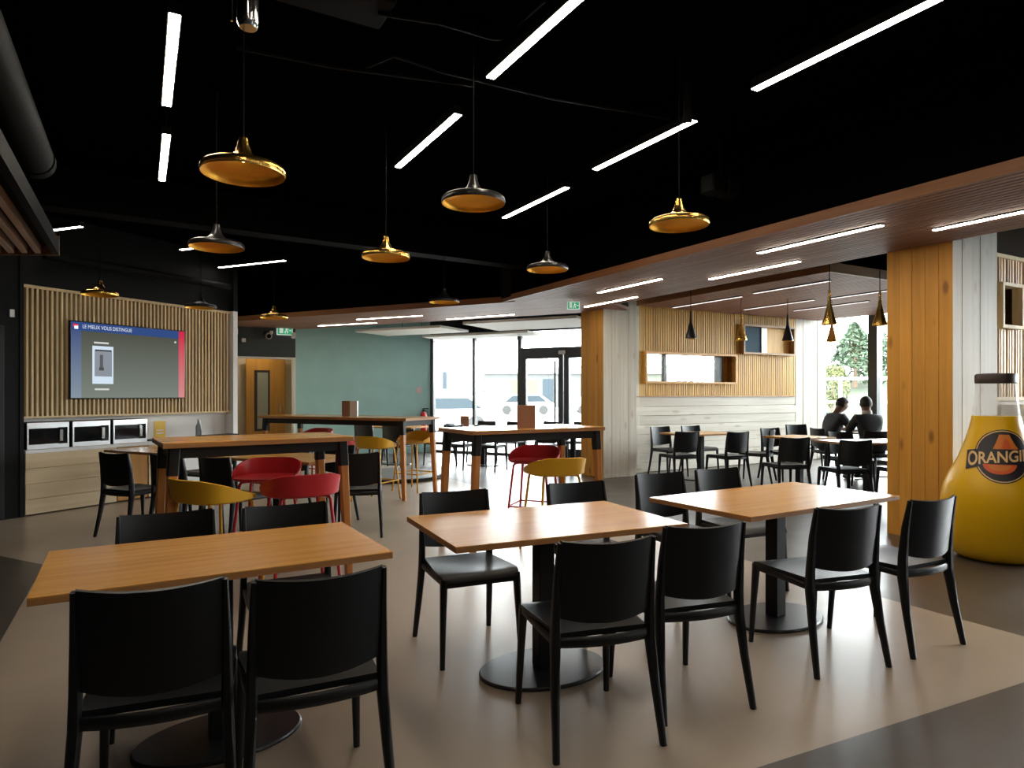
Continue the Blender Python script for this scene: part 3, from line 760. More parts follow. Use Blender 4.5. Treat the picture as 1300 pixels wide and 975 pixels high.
# acoustic panels before the glazed front
def raft_panel(x0, x1, y0, y1, z, rz, lab):
    r = tag(empty('acoustic_panel', (x0, y0, z), rz), lab, 'ceiling panel', 'pale acoustic ceiling panels')
    B().b2(0, x1, 0, y1, 0, 0.05, 0.004).obj('panel', 'panel', r)
    for a in (0.2, x1 - 0.2): B().tube([(a, y1 / 2, 0.05), (a, y1 / 2, CEIL - z)], 0.005, 6).obj('hanger', 'blackmetal', r)
pp = T(6.75, -1.1); raft_panel(pp.x, 1.1, pp.y, 2.1, 2.66, AW, 'pale acoustic ceiling panel just behind the slatted band, left')
pp = T(8.1, -2.35); raft_panel(pp.x, 1.6, pp.y, 2.6, 2.62, AW, 'pale acoustic ceiling panel touching the glazed front')
pp = T(6.6, -4.0); raft_panel(pp.x, 1.5, pp.y, 2.3, 2.68, AW, 'pale acoustic ceiling panel above the far black chairs')

exit_p = G(728, 393, 2.62)
exit_sign((exit_p.x - 0.03, exit_p.y - 0.3, 2.645), 0, 'green exit sign hanging before the farther column', 0.15)
[o for o in COL.objects if o.get('label') == 'green exit sign hanging before the farther column'][0].scale = (0.55, 0.55, 0.55)

# linear lamps
def strip(p0, p1, lab, grp, m='led', w=0.05, drop=0.06, hang=None):
    p0, p1 = Vector(p0), Vector(p1); d = p1 - p0; L = d.length
    s = tag(empty('linear_lamp', p0, math.atan2(d.y, d.x)), lab, 'lamp', grp)
    B().b2(0, L, -w / 2 - 0.006, w / 2 + 0.006, 0.004, drop).obj('housing', 'blackmetal', s, smooth=False)
    B().b2(0.004, L - 0.004, -w / 2, w / 2, 0, 0.006).obj('diffuser', m, s, smooth=False)
    if hang:
        for x in (0.15, L - 0.15): B().tube([(x, 0, drop), (x, 0, hang)], 0.004, 6).obj('hanger', 'cable', s)
LD = 3.25
SV = Vector((-SU, CU, 0))
def vstrip(px, py, h, L, lab, grp, m='led', **k):        # starts at the pixel, runs along -v towards the viewer
    p = G(px, py, h); strip(p, p - SV * L, lab, grp, m, **k)
gd = 'linear lamps under the black ceiling'
vstrip(211.5, 135, LD, 1.2, 'upright-looking linear lamp nearest at upper left under black ceiling', gd, hang=0.25, w=0.052)
vstrip(205.5, 230, LD, 1.2, 'second linear lamp behind the nearest one at upper left', gd, hang=0.25)
vstrip(622, 100, LD, 1.25, 'large linear lamp cut by the top edge, centre', gd, hang=0.25)
vstrip(505, 213, LD, 1.2, 'linear lamp above the black-topped brass pendant, centre', gd, hang=0.25)
vstrip(957, 115, LD, 1.25, 'long linear lamp cut by the top edge at right', gd, hang=0.25)
vstrip(755, 216, LD, 1.15, 'linear lamp with a small spot at its upper end', gd, hang=0.25)
vstrip(640, 277, LD, 1.2, 'linear lamp just right of the black-topped pendant', gd, hang=0.25)
strip(G(278, 340, LD), G(362, 331, LD), 'linear lamp above the slate wall doorway', gd, 'led_dim', hang=0.25, w=0.04)
strip(G(64, 293, LD), G(104, 288, LD), 'short linear lamp by the left slatted raft', gd, 'led_dim', hang=0.25, w=0.04)
strip(G(229, 317.5, LD), G(262, 314, LD), 'short linear lamp behind the dark pendant near the television', gd, 'led_dim', hang=0.25, w=0.04)
for u, v, lab in ((0.145, 1.6, 'unseen linear lamp over the front left chairs, row one'), (0.145, -0.8, 'unseen linear lamp behind the viewpoint, row one'), (1.82, 0.7, 'unseen linear lamp over the viewpoint, row two'),
                  (1.82, -1.7, 'unseen linear lamp behind the viewpoint, row two'), (3.32, 0.2, 'unseen linear lamp right of the viewpoint, row three'), (3.32, -2.2, 'unseen linear lamp behind the viewpoint, row three')):
    p = UV(u, v, LD); strip(p, p - SV * 1.2, lab, gd, hang=0.25)  # rows carried on out of view, added to brighten the foreground
gs = 'linear lamps recessed in the slatted soffit'
for (px, py, lab) in ((1185, 293, 'linear soffit lamp cut by the right edge above the big column'), (963, 322, 'long linear soffit lamp left of the big column'),
                      (901, 355, 'linear soffit lamp just above the side bay raft corner'), (760, 372, 'linear soffit lamp near the farther column top'),
                      (743, 390, 'small linear soffit lamp beside the hanging exit sign')):
    vstrip(px, py, SH - 0.012, 1.22, lab, gs, drop=0.03)
gb = 'linear lamps in the far slatted band'
for a, c_, lab in (((453, 405.8), (536, 401), 'linear lamp in the far band over the teal wall, middle'), ((404, 414), (478, 410), 'linear lamp in the far band over the teal wall, left'),
                   ((567, 405.5), (653, 399.5), 'linear lamp in the far band before the glazed front')):
    strip(G(*a, SH - 0.012), G(*c_, SH - 0.012), lab, gb, 'led_dim', drop=0.03, w=0.035)
gr = 'dimmed linear lamps in the side bay raft'
for (px, py, L, lab) in ((854.6, 391, 1.5, 'dimmed raft lamp above the left black cone pendant'), (957, 373, 1.25, 'dimmed raft lamp near the raft corner'),
                    (944.7, 393.6, 1.4, 'dimmed raft lamp above the high window box'), (1054, 379.6, 1.2, 'dimmed raft lamp just above the big gold cone pendant'),
                    (1008, 395, 1.4, 'dimmed raft lamp over the right black cone pendant'), ):
    vstrip(px, py, RH - 0.012, L, lab, gr, 'led_bay', drop=0.03)

# pipes, duct, beam and boxes on the black ceiling
dp = G(45, 205, 3.0)
du_ = tag(empty('air_duct', dp), 'dark round air duct at the upper left edge', 'duct')
e0 = -SV * 3.2
rings = []
for k in range(65):
    q = k / 64
    rings.append((e0 * q))
B().tube([tuple(r) for r in rings], [0.115 + 0.006 * math.sin(k * PI) + (0.006 if k % 2 else 0) for k in range(65)], 20).obj('tube', 'duct', du_)
B().tube([(0, 0, 0), tuple(-SV * 0.10)], 0.125, 20).obj('end_collar', 'duct', du_)
bmz = tag(B().b2(0, 8.5, -0.12, 0.12, 3.12, CEIL).obj('ceiling_beam', 'beam', None, (-4.6, 6.1, 0), math.radians(33)), 'dark painted ceiling beam above the television', 'beam')
tag(B().tube([T(0.3, 0.2, 2.98), T(2.9, 0.2, 2.98)], 0.05, 12).obj('ceiling_pipe', 'duct'), 'dark pipe above the slat wall top', 'pipe')
cd = tag(B().tube([G(480, 17, 3.40), G(560, 30, 3.40), G(625, 49, 3.40), G(640, 48, 3.40), G(692, 0, 3.40)], 0.012, 8).obj('conduit', 'duct'), 'thin bent conduit on the black ceiling, top centre', 'conduit')
cd = tag(B().tube([G(465, 85, 3.42), G(500, 70, 3.42), G(560, 90, 3.42), G(700, 124, 3.42), G(850, 150, 3.42)], 0.015, 8).obj('cable_tray', 'duct'), 'long thin pipe across the black ceiling', 'pipe')
cd = tag(B().tube([G(300, 60, 3.36), G(420, 84, 3.36), G(600, 108, 3.36)], 0.014, 8).obj('conduit', 'duct'), 'thin straight conduit crossing behind the top centre lamp', 'conduit')
pp = G(420, 8, 3.38)
tag(B().box((0, 0, 0), (0.62, 0.30, 0.06), TH - PI / 2 + PI / 2, 0.01).obj('ceiling_cassette', mat('dark_grey_metal', (0.008, 0.008, 0.0075), 0.7, spec=0.1), None, (pp.x, pp.y, 3.44)), 'dark grey ceiling cassette at the top edge', 'air unit')
pj = G(915, 240, 3.1)
pr = tag(empty('heater_unit', pj, TH), 'dark twin unit fixed under the black ceiling', 'ceiling unit')
for x in (-0.09, 0.09):
    B().box((x, 0, 0.02), (0.15, 0.15, 0.15), 0, 0.01).obj('box', 'duct', pr)
    B().tube([(x, -0.075, 0.02), (x, -0.082, 0.02)], 0.05, 14).obj('grille', 'beam', pr)
B().tube([(0, 0, 0.09), (0, 0, CEIL - 3.1)], 0.02, 8).obj('drop_rod', 'duct', pr)
sp = G(315, 12, 3.0)
st = tag(empty('ceiling_spotlight', sp), 'chrome cylinder spotlight at the top edge', 'spotlight')
B().lathe([(0.035, -0.08), (0.045, -0.06), (0.045, 0.12), (0.03, 0.14)], 20).obj('body', 'chrome', st)
B().tube([(0, 0, 0.14), (0, 0, 0.5)], 0.012, 8).obj('stem', 'blackmetal', st)
B().tube([(-0.07, 0, -0.05), (-0.07, 0, 0.14), (0.0, 0, 0.16)], 0.006, 8).obj('bracket', 'chrome', st)
ss = G(873, 157, 3.22)
tag(B().lathe([(0.025, 0), (0.03, 0.01), (0.03, 0.28)], 14).obj('ceiling_spotlight', 'blackmetal', None, ss), 'tiny spot fitting at the end of a linear lamp', 'spotlight')
B().lathe([(0.02, -0.002), (0.02, 0.002)], 14).obj('bulb', emis('small_spot', (1, .95, .88), 4), bpy.data.objects[-1] if False else [o for o in COL.objects if o.get('label') == 'tiny spot fitting at the end of a linear lamp'][0])

# ================================================================== PENDANTS
def wide_pendant_meshes():
    outer = [(0.180, 0.000), (0.183, 0.012), (0.180, 0.030), (0.168, 0.040), (0.135, 0.048), (0.10, 0.055), (0.070, 0.066), (0.048, 0.084), (0.034, 0.105), (0.025, 0.130), (0.020, 0.160), (0.019, 0.165)]
    inner = [(0.178, 0.001), (0.175, 0.022), (0.160, 0.033), (0.130, 0.041), (0.095, 0.049), (0.065, 0.06), (0.04, 0.08), (0.018, 0.12)]
    return outer, inner
wo, wi = wide_pendant_meshes()
pm = {}
pm['brass'] = B().lathe(wo, 40, cap=False).mesh('shade', 'brass', True, 60)
pm['black'] = B().lathe(wo, 40, cap=False).mesh('shade', 'lampblack', True, 60)
pm['in'] = B().lathe(wi, 40, cap=False).mesh('lining', 'brass_in', True, 60)
pm['bulb'] = B().lathe([(0.003, 0.058), (0.012, 0.062), (0.015, 0.072), (0.010, 0.09)], 16).mesh('bulb', 'bulb')
pm['cable'] = B().tube([(0, 0, 0.15), (0, 0, 1.06)], 0.004, 6).mesh('cable', 'cable')
pm['rose'] = B().lathe([(0.05, 1.055), (0.05, 1.075), (0.02, 1.08)], 20).mesh('ceiling_rose', 'ceiling')
PENDS = [(309, 222, 2.97, 'brass', 'large all-brass saucer pendant nearest at upper left'),
         (601, 259, 3.75, 'black', 'black-topped saucer pendant with gold lining near the centre'),
         (862, 287, 4.06, 'brass', 'all-brass saucer pendant farthest to the right'),
         (490, 328, 5.0, 'brass', 'all-brass saucer pendant near the centre, smaller'),
         (275, 315, 4.6, 'black', 'black-topped saucer pendant below the nearest brass one'),
         (695, 343, 5.77, 'black', 'black-topped saucer pendant near the soffit corner'),
         (127, 375, 7.2, 'brass', 'brass saucer pendant before the slats above the television'),
         (255, 391, 8.2, 'black', 'dark saucer pendant at the right end of the television'),
         (348, 404, 8.9, 'brass', 'brass saucer pendant before the slate wall'),
         (564, 384, 7.9, 'black', 'small saucer pendant before the far slatted band')]
for px, py, Z, kind, lab in PENDS:
    z = H - (py - HOR) * Z / F
    p = tag(empty('pendant_lamp', ((px - CX) / F * Z, Z, z)), lab, 'pendant lamp', 'saucer pendant lamps')
    s_ = put('shade', pm[kind], p); put('lining', pm['in'], p); put('bulb', pm['bulb'], p)
    kk = (CEIL - 0.02 - z - 0.15) / 0.91
    put('cable', pm['cable'], p, (0, 0, 0.15 - 0.15 * kk), 0, (1, 1, kk)); put('ceiling_rose', pm['rose'], p, (0, 0, CEIL - z - 1.08))
tall = [(0.085, 0), (0.085, 0.012), (0.06, 0.10), (0.038, 0.19), (0.022, 0.25), (0.016, 0.34), (0.014, 0.42)]
tm_ = {'brass': B().lathe(tall, 28, cap=False).mesh('shade', 'brass', True, 60), 'black': B().lathe(tall, 28, cap=False).mesh('shade', 'lampblack', True, 60)}
tin = B().lathe([(0.082, 0.001), (0.056, 0.10), (0.03, 0.19), (0.01, 0.25)], 28, cap=False).mesh('lining', 'brass_in', True, 60)
tcb = B().tube([(0, 0, 0.41), (0, 0, 0.70)], 0.005, 6).mesh('cable', 'cable')
for px, py, Z, kind, lab in ((877, 430, 9.97, 'black', 'black cone pendant over the left bay table'), (1000, 433, 10.4, 'black', 'black cone pendant beside the high window box'),
                             (941, 432, 10.3, 'brass', 'gold cone pendant between the two ribbon windows'), (1053, 412, 7.93, 'brass', 'big gold cone pendant near the raft corner'),
                             (1056, 434, 10.6, 'brass', 'small gold cone pendant below and behind the big gold one'), (1117, 413, 8.0, 'brass', 'cone pendant half hidden by the big amber column')):
    z = H - (py - HOR) * Z / F
    p = tag(empty('cone_pendant', ((px - CX) / F * Z, Z, z)), lab, 'pendant lamp', 'cone pendant lamps')
    put('shade', tm_[kind], p); put('lining', tin, p)
    kk = ((RH if (px - CX) / F * Z * CU + Z * SU > ru else CEIL) - z - 0.41) / 0.29
    put('cable', tcb, p, (0, 0, 0.41 - 0.41 * kk), 0, (1, 1, kk))

# ================================================================== CHAIRS
def chair_meshes():
    d = {}
    def lerp(a, b_, t): return a + (b_ - a) * t
    # seat: dished plate with rounded front
    def seat(u, v):
        y = lerp(-0.205, 0.235, v); hw = lerp(0.185, 0.215, min(1, v * 1.4)) - 0.02 * max(0, v - 0.86) / 0.14
        x = lerp(-hw, hw, u)
        z = 0.442 - 0.012 * (1 - (2*u - 1)**2) * math.sin(PI * min(1, v * 1.05)) - 0.03 * max(0, v - 0.85) / 0.15 * max(0, v - 0.85) / 0.15
        return (x, y, z), (0, 0, 1)
    d['seat'] = B().sheet(seat, 10, 12, 0.022).mesh('seat', 'chair', True, 50)
    def back(u, v):
        s = 2*u - 1
        bow = 1 - s*s
        hw = lerp(0.188, 0.190, v)
        z = lerp(0.515, 0.800, v) + 0.012 * s*s * v - 0.022 * bow * (1 - v)
        y = -0.212 - 0.032 * v**1.2 - 0.036 * bow
        return (s * hw, y, z), (0.35 * s, 1, 0.22)
    d['backrest'] = B().sheet(back, 14, 8, 0.014).mesh('backrest', 'chair', True, 50)
    for nm, sg in (('rl', -1), ('rr', 1)):
        d[nm] = B().tube([(sg*0.222, -0.275, 0), (sg*0.210, -0.232, 0.22), (sg*0.200, -0.205, 0.40), (sg*0.199, -0.205, 0.50), (sg*0.198, -0.218, 0.66), (sg*0.196, -0.242, 0.806)],
                         [(0.013, 0.014), (0.016, 0.019), (0.018, 0.026), (0.016, 0.024), (0.012, 0.019), (0.008, 0.012)], 8, sq=0.6).mesh('leg', 'chair', True, 50)
    for nm, sg in (('fl', -1), ('fr', 1)):
        d[nm] = B().tube([(sg*0.212, 0.222, 0), (sg*0.205, 0.208, 0.22), (sg*0.198, 0.198, 0.40), (sg*0.196, 0.192, 0.434)],
                         [(0.012, 0.012), (0.015, 0.016), (0.018, 0.021), (0.018, 0.026)], 8, sq=0.6).mesh('leg', 'chair', True, 50)
    r = B()
    n = 9
    r.tube([(lerp(-0.19, 0.19, k/(n-1)), -0.205 - 0.03 * (1 - (2*k/(n-1) - 1)**2), 0.418) for k in range(n)], [(0.020, 0.012)] * n, 8, sq=0.6)
    d['rail'] = r.mesh('rear_rail', 'chair', True, 50)
    for nm, sg in (('sl', -1), ('sr', 1)):
        d[nm] = B().tube([(sg*0.196, -0.20, 0.415), (sg*0.203, 0.0, 0.42), (sg*0.199, 0.195, 0.418)], [(0.012, 0.016)] * 3, 8, sq=0.6).mesh('side_rail', 'chair', True, 50)
    d['front'] = B().tube([(-0.195, 0.205, 0.414), (0.195, 0.205, 0.414)], (0.014, 0.012) if False else 0.013, 8, sq=0.6).mesh('front_rail', 'chair', True, 50)
    return d
CM = chair_meshes()
CHAIRS = []
def chair(x, y, rot, label, grp):
    c = tag(empty('dining_chair', (x, y, 0), math.radians(rot)), label, 'chair', grp)
    put('seat', CM['seat'], c); put('backrest', CM['backrest'], c)
    for k in ('rl', 'rr', 'fl', 'fr'): put('leg', CM[k], c)
    for k, nm in (('rail', 'rear_rail'), ('sl', 'side_rail'), ('sr', 'side_rail'), ('front', 'front_rail')): put(nm, CM[k], c)
    CHAIRS.append(c)
    return c

# dining table: top, post, oval base
DT = {}
def dining_table(x, y, rot, L, W, label, grp, topm='top', basew=0.66, based=0.46):
    t = tag(empty('dining_table', (x, y, 0), math.radians(rot)), label, 'table', grp)
    key = (L, W, topm, basew)
    if key not in DT:
        DT[key] = (B().b2(-L/2, L/2, -W/2, W/2, 0.7355, 0.740, 0.001).mesh('tabletop', topm, False),
                   B().b2(-L/2, L/2, -W/2, W/2, 0.713, 0.7355, 0.001).mesh('edge_band', 'edge', False),
                   B().b2(-0.042, 0.042, -0.042, 0.042, 0.02, 0.70, 0.004).mesh('post', 'blackmetal', False),
                   B().lathe([(0.495, 0.0), (0.5, 0.004), (0.5, 0.012), (0.49, 0.018), (0.1, 0.021)], 48, ex=basew, ey=based).mesh('base', 'basemetal', True, 40),
                   B().b2(-0.25, 0.25, -0.18, 0.18, 0.70, 0.713).mesh('mounting_plate', 'blackmetal', False))
    a = put('tabletop', DT[key][0], t); put('edge_band', DT[key][1], a)
    put('post', DT[key][2], t); put('base', DT[key][3], t); put('mounting_plate', DT[key][4], t)
    return t
gN = 'dining tables in the foreground'
dining_table(-1.153, 2.60, 30.6, 1.17, 0.70, 'front left oak-topped table with no glare on its top', gN, basew=0.62, based=0.40)
dining_table(0.155, 3.25, 24.5, 1.18, 0.74, 'front middle oak-topped table with window glare on its top', gN)
dining_table(1.60, 3.99, 31, 1.36, 0.74, 'front right oak-topped table before the yellow bottle', gN)
gc = 'black chairs at the three foreground tables'
chair(0.295, 2.745, 17, 'black chair with its back to us, nearest at the front middle table', gc)
chair(0.745, 3.03, 19, 'black chair with its back to us between the front middle and right tables', gc)
chair(-0.235, 3.53, 203, 'black chair facing us at the left of the front middle table', gc)
chair(0.50, 3.90, 204, 'black chair behind the front middle table, right of the pair', gc)
chair(1.585, 3.47, 18, 'black chair with its back to us at the front right table, seat showing', gc)
chair(2.135, 3.72, 27, 'black chair against the yellow bottle at the end of the right table', gc)
chair(1.13, 4.38, 204, 'black chair behind the left corner of the front right table', gc)
chair(1.62, 4.66, 204, 'black chair behind the middle of the front right table', gc)
chair(-1.135, 2.14, 21, 'black chair with its back to us, leftmost of all in front', gc)
chair(-0.695, 2.25, 26, 'black chair with its back to us, right of the pair at the front left table', gc)
chair(-1.49, 2.86, 210, 'black chair behind the front left table, only its top showing, left', gc)
chair(-1.02, 3.08, 208, 'black chair behind the front left table, only its top showing, right', gc)

# second row left: pine tables between the tall table and the counter
gm = 'dining tables near the counter'
dining_table(-2.35, 6.62, -26.5, 1.48, 0.72, 'low oak table seen under the near tall table', gm)
dining_table(-3.72, 7.30, -26.5, 1.48, 0.72, 'low oak table closest to the counter boards', gm)
gl = 'black chairs near the counter'
chair(-3.66, 6.42, -24, 'black chair farthest left before the counter boards', gl)
chair(-3.08, 6.25, -22, 'black chair just left of the near tall table leg', gl)
chair(-2.52, 6.02, -28, 'black chair under the near tall table behind the yellow stool', gl)
chair(-1.50, 6.45, 10, 'black chair at the right end of the low oak table', gl)
chair(-2.55, 7.20, 152, 'black chair on the far side of the low oak table, left', gl)
chair(-1.98, 6.95, 154, 'black chair on the far side of the low oak table, right', gl)
chair(-3.62, 7.85, 152, 'black chair between the low oak table and the counter end', gl)

# far group before the glazed front
gf = 'dining tables before the glazed front'
dining_table(-2.25, 12.75, -26.5, 1.2, 0.7, 'low table before the teal wall', gf)
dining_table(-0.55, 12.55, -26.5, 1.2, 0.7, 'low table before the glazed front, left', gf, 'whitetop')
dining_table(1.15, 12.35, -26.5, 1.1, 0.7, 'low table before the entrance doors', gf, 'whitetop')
gq = 'black chairs before the glazed front'
for x, y, r, lab in ((-2.62, 12.25, -26, 'black chair at the near left of the teal wall table'), (-2.05, 11.97, -26, 'black chair at the near right of the teal wall table'),
                     (-2.3, 13.4, 154, 'black chair against the teal wall behind its table'), (-1.40, 12.62, 70, 'black chair at the right end of the teal wall table'),
                     (-0.95, 12.02, -26, 'black chair at the near left of the left glazed front table'), (-0.38, 11.78, -26, 'black chair at the near right of the left glazed front table'),
                     (-0.62, 13.25, 154, 'black chair beside the left window mullion, far side'), (-0.02, 12.95, 154, 'black chair before the entrance door frame, far side'),
                     (0.72, 11.85, -26, 'black chair at the near left of the entrance table'), (0.72, 13.0, 154, 'black chair behind the entrance table, left'),
                     (1.32, 12.85, 154, 'black chair behind the entrance table next to the column')):
    chair(x, y, r, lab, gq)
pl = tag(empty('floor_plinth', (-1.95, 10.75, 0)), 'low round grey floor plinth with dark rim', 'plinth')
B().lathe([(0.80, 0), (0.82, 0.01), (0.82, 0.055), (0.80, 0.06)], 56).obj('rim', 'blackmetal', pl)
B().lathe([(0.79, 0.06), (0.79, 0.064)], 56).obj('deck', 'plinth', pl)

# side bay
gy = 'dining tables in the side bay'
dining_table(3.02, 10.52, 29.5, 1.1, 0.7, 'oak table before the boarded wall of the side bay', gy)
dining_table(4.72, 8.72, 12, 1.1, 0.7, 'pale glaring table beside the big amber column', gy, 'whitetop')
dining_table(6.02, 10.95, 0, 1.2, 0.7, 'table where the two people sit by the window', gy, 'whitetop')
dining_table(4.2, 9.6, 29.5, 0.7, 0.7, 'small square oak table between the bay chairs', gy, basew=0.46)
gz = 'black chairs in the side bay'
for x, y, r, lab in ((2.52, 9.95, 18, 'black chair in the side bay nearest the farther column'), (3.22, 9.85, 24, 'black chair in the middle of the side bay, back to us'),
                     (3.80, 10.25, 60, 'black chair at the right end of the bay oak table'), (2.62, 10.95, 206, 'black chair against the boarded wall, left'),
                     (3.22, 11.25, 206, 'black chair against the boarded wall, right'), (3.58, 8.62, 8, 'black chair with its back to us left of the pale bay table'),
                     (4.10, 8.12, 6, 'black chair with its back to us before the pale bay table'), (4.30, 10.48, 205, 'black chair behind the small square bay table'),
                     (4.82, 8.08, 8, 'black chair half hidden by the big amber column'), (5.20, 11.7, 190, 'black chair beside the window left of the people'),
                     (4.86, 9.42, 190, 'black chair on the far side of the pale bay table')):
    chair(x, y, r, lab, gz)
p1c = chair(5.20, 10.70, -84, 'black chair under the person in the printed shirt', gz)
p2c = chair(5.50, 10.12, 0, 'black chair under the person in the black jacket', gz)

# ================================================================== TALL TABLES AND STOOLS
def tall_table(x, y, rot, L, W, label, lx, ly, rail=False):
    t = tag(empty('tall_table', (x, y, 0), math.radians(rot)), label, 'high table', 'tall oak tables')
    a = B().b2(-L/2, L/2, -W/2, W/2, 1.044, 1.05, 0.002).obj('tabletop', 'top', t, smooth=False)
    B().b2(-L/2, L/2, -W/2, W/2, 1.015, 1.044, 0.002).obj('edge_band', 'edge', a, smooth=False)
    f = 0.035
    for sy in (-1, 1): B().b2(-lx, lx, sy*ly - 0.02, sy*ly + 0.02, 0.945, 1.015, 0.003).obj('apron', 'blackmetal', t)
    for sx in (-1, 1): B().b2(sx*lx - 0.02, sx*lx + 0.02, -ly, ly, 0.945, 1.015, 0.003).obj('apron', 'blackmetal', t)
    for sx in (-1, 1):
        for sy in (-1, 1):
            s0 = (sx*lx, sy*ly)
            lg = B().tube([(sx*(lx + 0.05), sy*(ly + 0.02), 0), (sx*(lx + 0.01), sy*(ly + 0.004), 0.84)], [(0.026, 0.026), (0.033, 0.033)], 8, sq=0.35).obj('leg', 'legwood', t)
            B().tube([(sx*(lx + 0.01), sy*(ly + 0.004), 0.835), (s0[0], s0[1], 1.014)], [(0.036, 0.036), (0.037, 0.037)], 8, sq=0.35).obj('leg_sleeve', 'blackmetal', lg)
    return t
tall_table(-1.87, 4.77, 34, 1.25, 0.66, 'tall oak table nearest, behind the front left table', 0.555, 0.27)
tall_table(0.10, 6.18, 31, 1.42, 0.70, 'tall oak table in the middle with a brown menu card', 0.64, 0.29)
tall_table(-2.33, 9.26, -26.5, 2.6, 0.80, 'long tall oak table before the teal wall', 1.20, 0.34)

def stool_meshes(mname):
    d = {}
    SZ = 0.70
    def half(a):                                         # plan outline of the tub (superellipse)
        c, s = math.cos(a), math.sin(a)
        r = 1 / ((abs(c)/0.245)**2.6 + (abs(s)/0.225)**2.6) ** (1/2.6)
        return r * c, r * s
    def tub(u, v):
        a = math.radians(lerp_(-205, 25, u))             # wraps round the back (back at -y)
        k = abs(2*u - 1)
        top = 0.140 - 0.112 * max(0, (k - 0.30) / 0.70) ** 1.35
        x, y = half(a)
        fl = 1 + 0.04 * v
        return (x*fl*0.985, y*fl*0.985 - 0.015*v, SZ - 0.01 + top * v), (x, y, -0.05)
    d['back'] = B().sheet(tub, 40, 6, 0.016).mesh('backrest', mname, True, 50)
    pr = B()
    rr = []
    for z, k in ((SZ - 0.03, 0.80), (SZ - 0.02, 0.95), (SZ - 0.008, 1.0), (SZ + 0.002, 0.985), (SZ - 0.004, 0.80), (SZ - 0.012, 0.35)):
        rr.append([(half(2*PI*j/36)[0]*k, half(2*PI*j/36)[1]*k, z) for j in range(36)])
    d['seat'] = pr.rings(rr).mesh('seat', mname, True, 50)
    for i, (sx, sy) in enumerate(((-1, -1), (1, -1), (-1, 1), (1, 1))):
        d['leg%d' % i] = B().tube([(sx*0.225, sy*0.215, 0), (sx*0.165, sy*0.155, SZ - 0.05), (sx*0.155, sy*0.145, SZ - 0.03), (sx*0.11, sy*0.11, SZ - 0.024)], [0.0115]*4, 8).mesh('leg', mname)
    k = 0.207; kk = 0.197
    for i, (a, b_) in enumerate((((-k, -kk), (k, -kk)), ((k, -kk), (k, kk)), ((k, kk), (-k, kk)), ((-k, kk), (-k, -kk)))):
        d['rail%d' % i] = B().tube([(a[0], a[1], 0.25), (b_[0], b_[1], 0.25)], 0.009, 8).mesh('footrest_rail', mname)
    return d
def lerp_(a, b_, t): return a + (b_ - a) * t
SMS = {'yellow': stool_meshes('yellow'), 'red': stool_meshes('red')}
def stool(x, y, dx, dy, col, label):
    rz = math.atan2(dy, dx) - PI / 2
    s = tag(empty('bar_stool', (x, y, 0), rz), label, 'bar stool', 'coloured bar stools')
    d = SMS[col]
    put('seat', d['seat'], s); put('backrest', d['back'], s)
    for i in range(4): put('leg', d['leg%d' % i], s)
    for i in range(4): put('footrest_rail', d['rail%d' % i], s)
stool(-1.93, 4.27, 0.5, 0.85, 'yellow', 'yellow low-backed bar stool at the nearest tall table')
stool(-1.46, 4.52, -0.55, 0.85, 'red', 'red low-backed bar stool at the near right of the nearest tall table')
stool(-1.97, 5.28, 0.1, -1.0, 'red', 'red low-backed bar stool on the far side of the nearest tall table')
stool(0.36, 5.66, -0.35, 0.9, 'yellow', 'yellow low-backed bar stool at the middle tall table')
stool(0.22, 6.62, -0.3, -0.9, 'red', 'red low-backed bar stool at the middle tall table')
stool(-1.74, 8.42, 0.4, 0.9, 'yellow', 'yellow bar stool on the near side of the long tall table')
stool(-1.38, 9.30, -0.5, -0.85, 'yellow', 'yellow bar stool on the far side of the long tall table')
stool(-2.30, 8.74, 0.4, 0.9, 'red', 'red bar stool on the near side of the long tall table')
stool(-3.02, 10.02, -0.4, -0.9, 'red', 'red bar stool on the far side of the long tall table')

# menu cards
def card(x, y, z, rot, w, h, lab, two=False):
    c = tag(empty('menu_card', (x, y, z), math.radians(rot)), lab, 'menu card')
    B().b2(-w/2, w/2, -0.03, -0.024, 0, h).obj('front_leaf', 'card', c, smooth=False)
    B().b2(-w/2, w/2, 0.024, 0.03, 0, h).obj('back_leaf', 'card', c, smooth=False)
    B().b2(-w/2, w/2, -0.03, 0.03, h, h + 0.004).obj('spine', 'card', c, smooth=False)
    if two: B().b2(w/2, w/2 + w*0.95, -0.03, 0.03, 0, h).obj('white_side', 'cardwhite', c, smooth=False)
card(0.13, 6.02, 1.051, 4, 0.165, 0.205, 'brown menu card standing on the middle tall table')
card(-2.32, 9.20, 1.051, 0, 0.11, 0.21, 'brown and white menu card on the long tall table', True)
card(-0.90, 12.5, 0.741, 0, 0.16, 0.20, 'small brown menu card on the table before the glazed front')
card(3.70, 9.7, 0.741, 20, 0.10, 0.02, 'brown folder lying on the small square bay table') if False else None

# fire extinguisher and notice on the teal wall
fx = W0 + Vector((CU, SU, 0)) * (WT - 0.22) - Vector((-SU, CU, 0)) * 0.09
ex = tag(empty('fire_extinguisher', (fx.x, fx.y, 0.50), TH), 'red fire extinguisher on the teal wall by the window', 'extinguisher')
B().lathe([(0.06, 0), (0.075, 0.01), (0.075, 0.36), (0.05, 0.42), (0.025, 0.45)], 20).obj('cylinder', 'redpaint', ex)
B().lathe([(0.025, 0.45), (0.03, 0.47), (0.03, 0.50)], 14).obj('valve', 'blackmetal', ex)
B().box((0.05, 0, 0.52), (0.13, 0.025, 0.02)).obj('handle', 'blackmetal', ex)
B().tube([(0.03, 0, 0.48), (0.10, 0, 0.45), (0.105, 0, 0.25), (0.09, 0, 0.12)], 0.012, 8).obj('hose', 'blackmetal', ex)
B().b2(-0.04, 0.04, 0.076, 0.088, 0.1, 0.4).obj('wall_bracket', 'blackmetal', ex)
